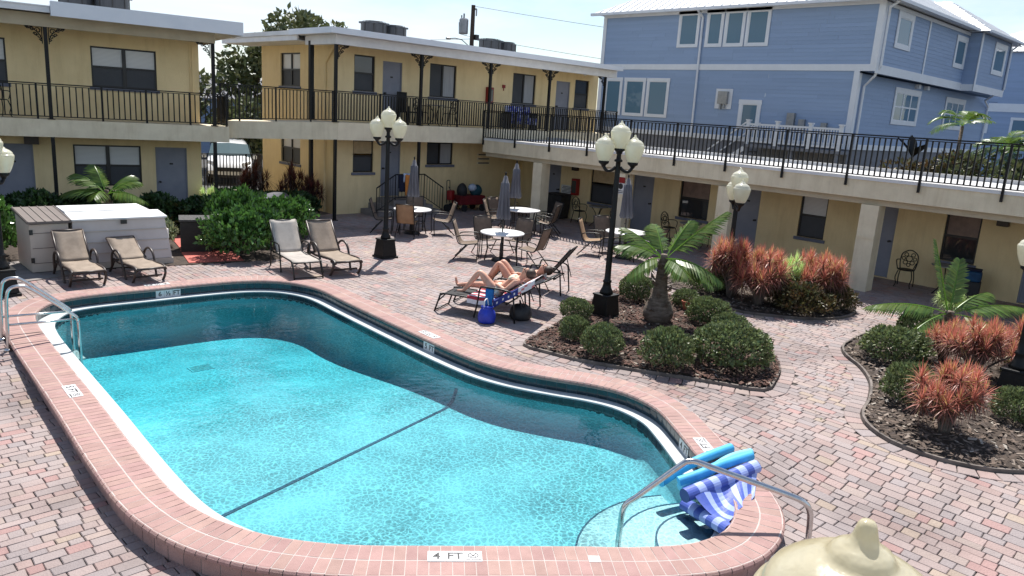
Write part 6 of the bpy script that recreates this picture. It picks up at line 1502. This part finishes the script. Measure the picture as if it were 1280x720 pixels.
# palms
def frond(m, base, az, el, L, droop, r, width=.36, n=40, vshape=.5):
    d0 = Vector((cos(az)*cos(el), sin(az)*cos(el), sin(el))); side = Vector((-sin(az), cos(az), 0)); pts = []
    for k in range(n+1):
        t = k/n; p = base + d0*L*t; p.z -= droop*L*t*t; pts.append(p)
    for k in range(0, n):
        w = .014*(1-k/n)+.003; a, b = pts[k], pts[k+1]; t_ = (b-a).normalized(); nrm = side.cross(t_).normalized()
        q = .9; m.add([a-side*w, b-side*w, b+side*w, a+side*w], [(0,1,2,3)], (1.5,1.6,1.2)); m.add([a-side*w-nrm*w, b-side*w-nrm*w, b-side*w, a-side*w], [(0,1,2,3)], (1.3,1.5,1.1))
        t = k/n
        if t < .16: continue
        env = sin(pi*min(1,(t-.10)/.9)**.75)**.55 if t < 1 else 0
        l = width*env*r.uniform(.9,1.08)+.05
        for sg in (-1,1):
            dd = (side*sg*1.0 + t_*(.55+.75*t) + nrm*vshape*r.uniform(.7,1.2)).normalized(); ww = .021
            fall = Vector((0,0,-1))*l*r.uniform(.10,.30); p1 = a+dd*l*.55+fall*.25; p2 = a+dd*l+fall; wx = t_*ww
            q = r.uniform(.75,1.25); c = (q*r.uniform(.9,1.25),q,q)
            m.add([a-wx*.5, a+wx*.6, p1+wx, p1-wx], [(0,1,2,3)], c); m.add([p1-wx, p1+wx, p2], [(0,1,2)], c)
    return pts
def palm(label, x, y, trunk, crown, fronds, seed, dead=(), z=.05):
    t = thing('palm_tree', label, 'palm tree', (x,y,z), 0, 'small palms')
    r = random.Random(seed); m = MB(); m.lathe([(rr*(1+.06*sin(9*zz)), zz) for rr, zz in fine(trunk, 4)], 18); 
    m.v = [(vx*(1+.09*mnoise.noise(Vector((vx*9,vy*9,vz*7)))), vy*(1+.09*mnoise.noise(Vector((vx*9+5,vy*9,vz*7)))), vz) for vx, vy, vz in m.v]
    b = MB()
    for i in range(26):   # old leaf bases
        a = i*2.39996; zz = trunk[-1][1]*(i/26)*.8; rr = max(q[0] for q in trunk)*(1.0-.5*(i/26)); p = Vector((cos(a)*rr*.85, sin(a)*rr*.85, zz+.03))
        d = Vector((cos(a)*.6, sin(a)*.6, .8)); leaf(b, p, d, Vector((cos(a),sin(a),.2)), .17, .06, (1,1,1), .3)
    m.add(b.v, b.f); m.build('trunk', M['palmbark'], t, smooth=True)
    base = Vector((0,0,crown))
    for i, (az, el, L, dr, w) in enumerate(fronds):
        m = MB(); frond(m, base+Vector((cos(az)*.04,sin(az)*.04,0)), az, el, L, dr, r, w); m.build('frond', M['lf_palm'], t)
    return t
azR = atan2(RT[1], RT[0]); PD = lambda deg: azR + radians(deg)    # 0 = right in the picture, 90 = away
palm('palm with a swollen grey trunk in the poolside bed', 11.58, 7.9, [(.14,0),(.23,.06),(.26,.22),(.22,.42),(.15,.58),(.115,.72),(.10,.95),(.09,1.15),(.06,1.3)], 1.22,
     [(PD(5),.82,1.5,.12,.36),(PD(150),.72,1.05,.22,.34),(PD(178),.55,.98,.34,.34),(PD(-30),.2,1.1,.45,.32),(PD(-150),.15,.8,.55,.30),(PD(-65),.2,.75,.45,.32),(PD(100),.9,1.0,.25,.32),(PD(-8),.0,.9,.5,.30),(PD(40),.95,1.1,.2,.32)], 5)
palm('low wide palm in the right bed', 15.3, 4.1, [(.16,0),(.2,.1),(.16,.25),(.12,.45),(.08,.6)], .55,
     [(PD(178),.32,1.55,.3,.36),(PD(125),1.25,1.45,.05,.10),(PD(60),1.15,1.2,.12,.28),(PD(5),.40,1.5,.28,.34),(PD(-150),.05,1.1,.35,.30),(PD(-40),.12,1.15,.35,.30),(PD(25),.65,1.2,.3,.32)], 8)
palm('young palm in the shade behind the small shed', 5.75, 20.2, [(.09,0),(.085,.4),(.07,.9),(.05,1.2)], 1.1,
     [(PD(165),.75,1.25,.35,.38),(PD(140),1.0,1.2,.3,.36),(PD(180),.35,1.1,.4,.36),(PD(20),.8,1.0,.4,.32),(PD(-20),.35,1.25,.4,.34),(PD(60),.9,1.0,.35,.34),(PD(-80),.5,.9,.5,.3)], 12)
# terracotta pot near the palm
t = thing('flower_pot', 'small terracotta pot between the palm and the clipped shrubs', 'pot', (12.85,8.1,.06)); m = MB(); m.lathe([(0,0),(.07,0),(.10,.16),(.115,.165),(.115,.2),(.095,.2),(.09,.17)], 18); m.build('pot', pm('terracotta', srgb(176,100,74), srgb(150,84,62), scale=6, rough=.85), t, auto=40)
m = MB(); m.lathe([(0,.17),(.088,.172)], 16); m.build('potting_soil', M['soil'], t)
# tree ring to the left of the pillar bed
t = thing('planting_ring', 'round ring of mulch with dead stalks beside the pillar bed', 'planting bed', (14.55,10.15,0)); m = MB(); m.lathe([(.45,-.02),(.45,.06),(.40,.065),(.40,.01)], 28); m.build('edging', M['edging'], t, auto=40); m = MB(); m.lathe([(0,.05),(.2,.045),(.4,.02)], 28); m.build('soil', M['soil'], t, smooth=True)

# trees beyond the roofs
def tree(label, x, y, h0, R, hh, seed, n=2600, mat=None, L=.34, group='trees beyond the roofs'):
    t = thing('leafy_tree', label, 'tree', (x,y,0), 0, group); r = random.Random(seed); m = MB(); cl = [(Vector((r.uniform(-.75,.75)*R, r.uniform(-.75,.75)*R, h0+r.uniform(.25,.85)*hh)), r.uniform(.28,.5)*R) for _ in range(13)]
    cl += [(Vector((0,0,h0+hh*.6)), R*.6)]
    for i in range(n):
        c, s_ = r.choice(cl); v = rv_(r); p = c+Vector((v.x*s_, v.y*s_, v.z*s_*.8))*(1-.35*r.random()**2); q = r.uniform(.7,1.25)
        leaf(m, p, v+rv_(r)*.9, v+rv_(r)*.7, L*r.uniform(.7,1.3), L*.30, (q*r.uniform(.9,1.15),q,q*.95))
    m.build('crown', mat or M['lf_tree'], t); s_ = MB(); s_.tube([(0,0,0),(.05,0,h0*.6),(0,.1,h0+hh*.4)], [R*.10,R*.08,R*.05], 10)
    for i in range(7):
        c = cl[i][0]; s_.tube(smooth_path([(0,.05,h0*.7),(c.x*.4,c.y*.4,h0+.1*hh),tuple(c)], 3), [R*.045*(1-.1*k) for k in range(7)], 6)
    s_.build('trunk', M['bark'], t, smooth=True); return t
tree('broad leafy tree rising behind the left end of the back wing', 20.6, 38.2, 4.0, 3.1, 3.6, 3, 5200)
tree('dark tree beside the end wall of the back wing', 18.3, 39.5, 2.6, 1.3, 4.0, 5, 1300)
tree('dark tree in the gap between the two wings', 15.0, 39.2, 2.2, 1.4, 2.5, 7, 800)
tree('dark hedge tree low in the gap, seen through the link railing', 17.6, 37.0, .9, 2.4, 2.3, 31, 2600)
tree('far olive tree low in the gap beside the left wing', 13.6, 41, 1.6, 1.7, 2.6, 9, 1600)
def tallpalm(label, x, y, H_, n, seed, L=1.6, droop=.55, w=.45, group='distant palms', stems=1, mat=None):
    t = thing('palm_tree', label, 'palm tree', (x,y,0), 0, group); r = random.Random(seed)
    for s_ in range(stems):
        a = r.uniform(0,6.28); ox, oy = (cos(a)*.5*(s_>0), sin(a)*.5*(s_>0)); h = H_*(1-.2*s_*r.random()); m = MB(); m.tube([(ox,oy,0),(ox*1.3,oy*1.3,h*.5),(ox*1.6,oy*1.6,h)], [.09,.07,.055], 8); m.build('trunk', M['palmbark'], t, smooth=True)
        for i in range(n): m = MB(); frond(m, Vector((ox*1.6,oy*1.6,h)), i*2.4+r.uniform(-.3,.3), r.uniform(.15,1.15), L*r.uniform(.8,1.1), droop*r.uniform(.7,1.2), r, w, 26, .2); m.build('frond', mat or M['lf_palm'], t)
    return t
tallpalm('thin palm low in the gap beside the left balcony', 14.9, 40.2, 4.4, 9, 4, 1.3)
tallpalm('spiky palm top showing over the back wing roof', 33.5, 37.2, 6.1, 9, 6, 1.0, .15)
tallpalm('arching palm behind the roof deck in front of the blue house', 29.2, 8.55, 4.2, 8, 14, 1.5, .6, .42, 'palms behind the roof deck', 1)
tallpalm('bushy palm right of the arching one behind the roof deck', 29.6, 7.3, 3.5, 13, 16, 1.5, .6, .42, 'palms behind the roof deck', 2)
tallpalm('palm clump behind the roof deck at the right edge', 29.5, 6.0, 3.2, 12, 18, 1.5, .55, .42, 'palms behind the roof deck', 2)
tree('grey green bush behind the roof deck left of the palms', 28.5, 9.2, .8, 1.5, 2.3, 21, 2600, M['lf_croton'], .2, 'bushes behind the roof deck'); tree('tall bush under the palms behind the roof deck', 28.2, 7.2, .8, 1.6, 2.4, 22, 2600, M['lf_tree'], .2, 'bushes behind the roof deck'); tree('bush at the far right behind the roof deck', 27.9, 5.3, .8, 1.6, 2.3, 23, 2600, M['lf_tree'], .2, 'bushes behind the roof deck')
t = thing('banana_plant', 'broad leaved banana plant beside the arching palm behind the roof deck', 'plant', (29.3,10.0,0)); r = random.Random(3)
for az, el, L in ((2.2,1.0,1.1),(.6,1.1,1.2),(4.0,.8,1.0)):
    m = MB(); d = Vector((cos(az)*cos(el),sin(az)*cos(el),sin(el))); s_ = Vector((-sin(az),cos(az),0)); rows = [[Vector((0,0,3.0))+d*L*k/8-Vector((0,0,.25*L*(k/8)**2))+s_*j*.17*sin(pi*min(.97,k/8+.03)) + Vector((0,0,.05*abs(j))) for j in (-1,0,1)] for k in range(9)]; m.sheet(rows); m.build('leaf_blade', M['lf_clusia'], t, smooth=True)
m = MB(); m.tube([(0,0,0),(0,0,3.05)], [.1,.05], 8); m.build('stem', M['bark'], t, smooth=True)

# stray leaves on the deck
r = random.Random(91); m = MB()
while len(m.f) < 380:
    i = r.choice((0,1,2,0,1)); k = r.randrange(len(BP[i])); dd = abs(r.gauss(0,.7))+.08; p = BP[i][k]+BN[i][k]*dd
    if inside(p.x, p.y, off(.5)) or any(inside(p.x, p.y, boff(q, .05)) for q in range(3)): continue
    a = r.uniform(0,6.28); leaf(m, Vector((p.x,p.y,ground(p.x,p.y)+.008)), Vector((cos(a),sin(a),.12)), Vector((0,0,1)), r.uniform(.025,.06), r.uniform(.006,.014), r.choice(((.16,.11,.06),(.10,.07,.04),(.22,.17,.09),(.12,.13,.05))), .3)
o = m.build('fallen_leaves', M['chips']); o['kind'] = 'stuff'
# ------------------------------------------------------------------ camera
cam = bpy.data.cameras.new('camera'); co = bpy.data.objects.new('camera', cam); COL.objects.link(co)
pitch, roll, yaw = radians(12.98), radians(3.66), radians(44.4)
d = Vector((sin(yaw)*cos(pitch), cos(yaw)*cos(pitch), -sin(pitch))); r0 = Vector((cos(yaw), -sin(yaw), 0)); u0 = r0.cross(d)
rr = r0*cos(roll)+u0*sin(roll); uu = -r0*sin(roll)+u0*cos(roll)
co.matrix_world = Matrix(((rr.x,uu.x,-d.x,0),(rr.y,uu.y,-d.y,0),(rr.z,uu.z,-d.z,3.7),(0,0,0,1)))
cam.sensor_width = 36; cam.lens = 950/1280*36; cam.clip_start = .05; cam.clip_end = 2000
SC.camera = co
# ------------------------------------------------------------------ daylight
SUN = Vector((.42,.40,1.0)).normalized(); el = math.asin(SUN.z); az = atan2(SUN.x, SUN.y)
sl = bpy.data.lights.new('sun', 'SUN'); sl.energy = 5.0; sl.angle = radians(.55); sl.color = (1.0,.955,.89)
so = bpy.data.objects.new('sun', sl); COL.objects.link(so); so.rotation_euler = (-SUN).to_track_quat('-Z','Y').to_euler(); so.location = (0,0,30)
W = bpy.data.worlds.new('World'); SC.world = W; W.use_nodes = True; nt = W.node_tree; L = nt.links; bg = nt.nodes['Background']
sk = nd(nt, 'ShaderNodeTexSky', sky_type='NISHITA'); sk.sun_disc = False; sk.sun_elevation = el; sk.sun_rotation = az; sk.air_density = 1.0; sk.dust_density = .5; sk.ozone_density = 1.0
tc = nd(nt, 'ShaderNodeTexCoord'); sp = nd(nt, 'ShaderNodeSeparateXYZ'); L.new(tc.outputs['Generated'], sp.inputs[0])
mz = nd(nt, 'ShaderNodeMath', operation='MAXIMUM'); mz.inputs[1].default_value = .0; L.new(sp.outputs['Z'], mz.inputs[0])
az_ = nd(nt, 'ShaderNodeMath', operation='ADD'); az_.inputs[1].default_value = .12; L.new(mz.outputs[0], az_.inputs[0])
dv = nd(nt, 'ShaderNodeVectorMath', operation='DIVIDE'); L.new(tc.outputs['Generated'], dv.inputs[0]); cb = nd(nt, 'ShaderNodeCombineXYZ')
for k in range(3): L.new(az_.outputs[0], cb.inputs[k])
L.new(cb.outputs[0], dv.inputs[1])
nz = nd(nt, 'ShaderNodeTexNoise', Scale=.75, Detail=9.0, Roughness=.58, Distortion=.3); L.new(dv.outputs[0], nz.inputs['Vector'])
rp = nd(nt, 'ShaderNodeValToRGB'); rp.color_ramp.elements[0].position = .40; rp.color_ramp.elements[1].position = .72; L.new(nz.outputs['Fac'], rp.inputs['Fac'])
mx = nd(nt, 'ShaderNodeMix', data_type='RGBA'); hf = nd(nt, 'ShaderNodeMapRange'); hf.inputs['From Min'].default_value = .38; hf.inputs['From Max'].default_value = .8; hf.inputs['To Min'].default_value = 1.0; hf.inputs['To Max'].default_value = .22; L.new(sp.outputs['Z'], hf.inputs['Value'])
mh = nd(nt, 'ShaderNodeMath', operation='MULTIPLY'); L.new(rp.outputs['Color'], mh.inputs[0]); L.new(hf.outputs[0], mh.inputs[1]); L.new(mh.outputs[0], mx.inputs[0]); L.new(sk.outputs['Color'], mx.inputs[6]); mx.inputs[7].default_value = (7.0,7.6,8.5,1)
L.new(mx.outputs[2], bg.inputs['Color']); bg.inputs['Strength'].default_value = .095
SC.view_settings.view_transform = 'Standard'; SC.view_settings.look = 'None'; SC.view_settings.gamma = 1; SC.view_settings.exposure = .62; SC.view_settings.use_curve_mapping = False
SC.render.engine = 'CYCLES'; cy = SC.cycles; cy.use_denoising = True; cy.max_bounces = 8; cy.transparent_max_bounces = 12; cy.caustics_refractive = False; cy.caustics_reflective = False; cy.sample_clamp_indirect = 6
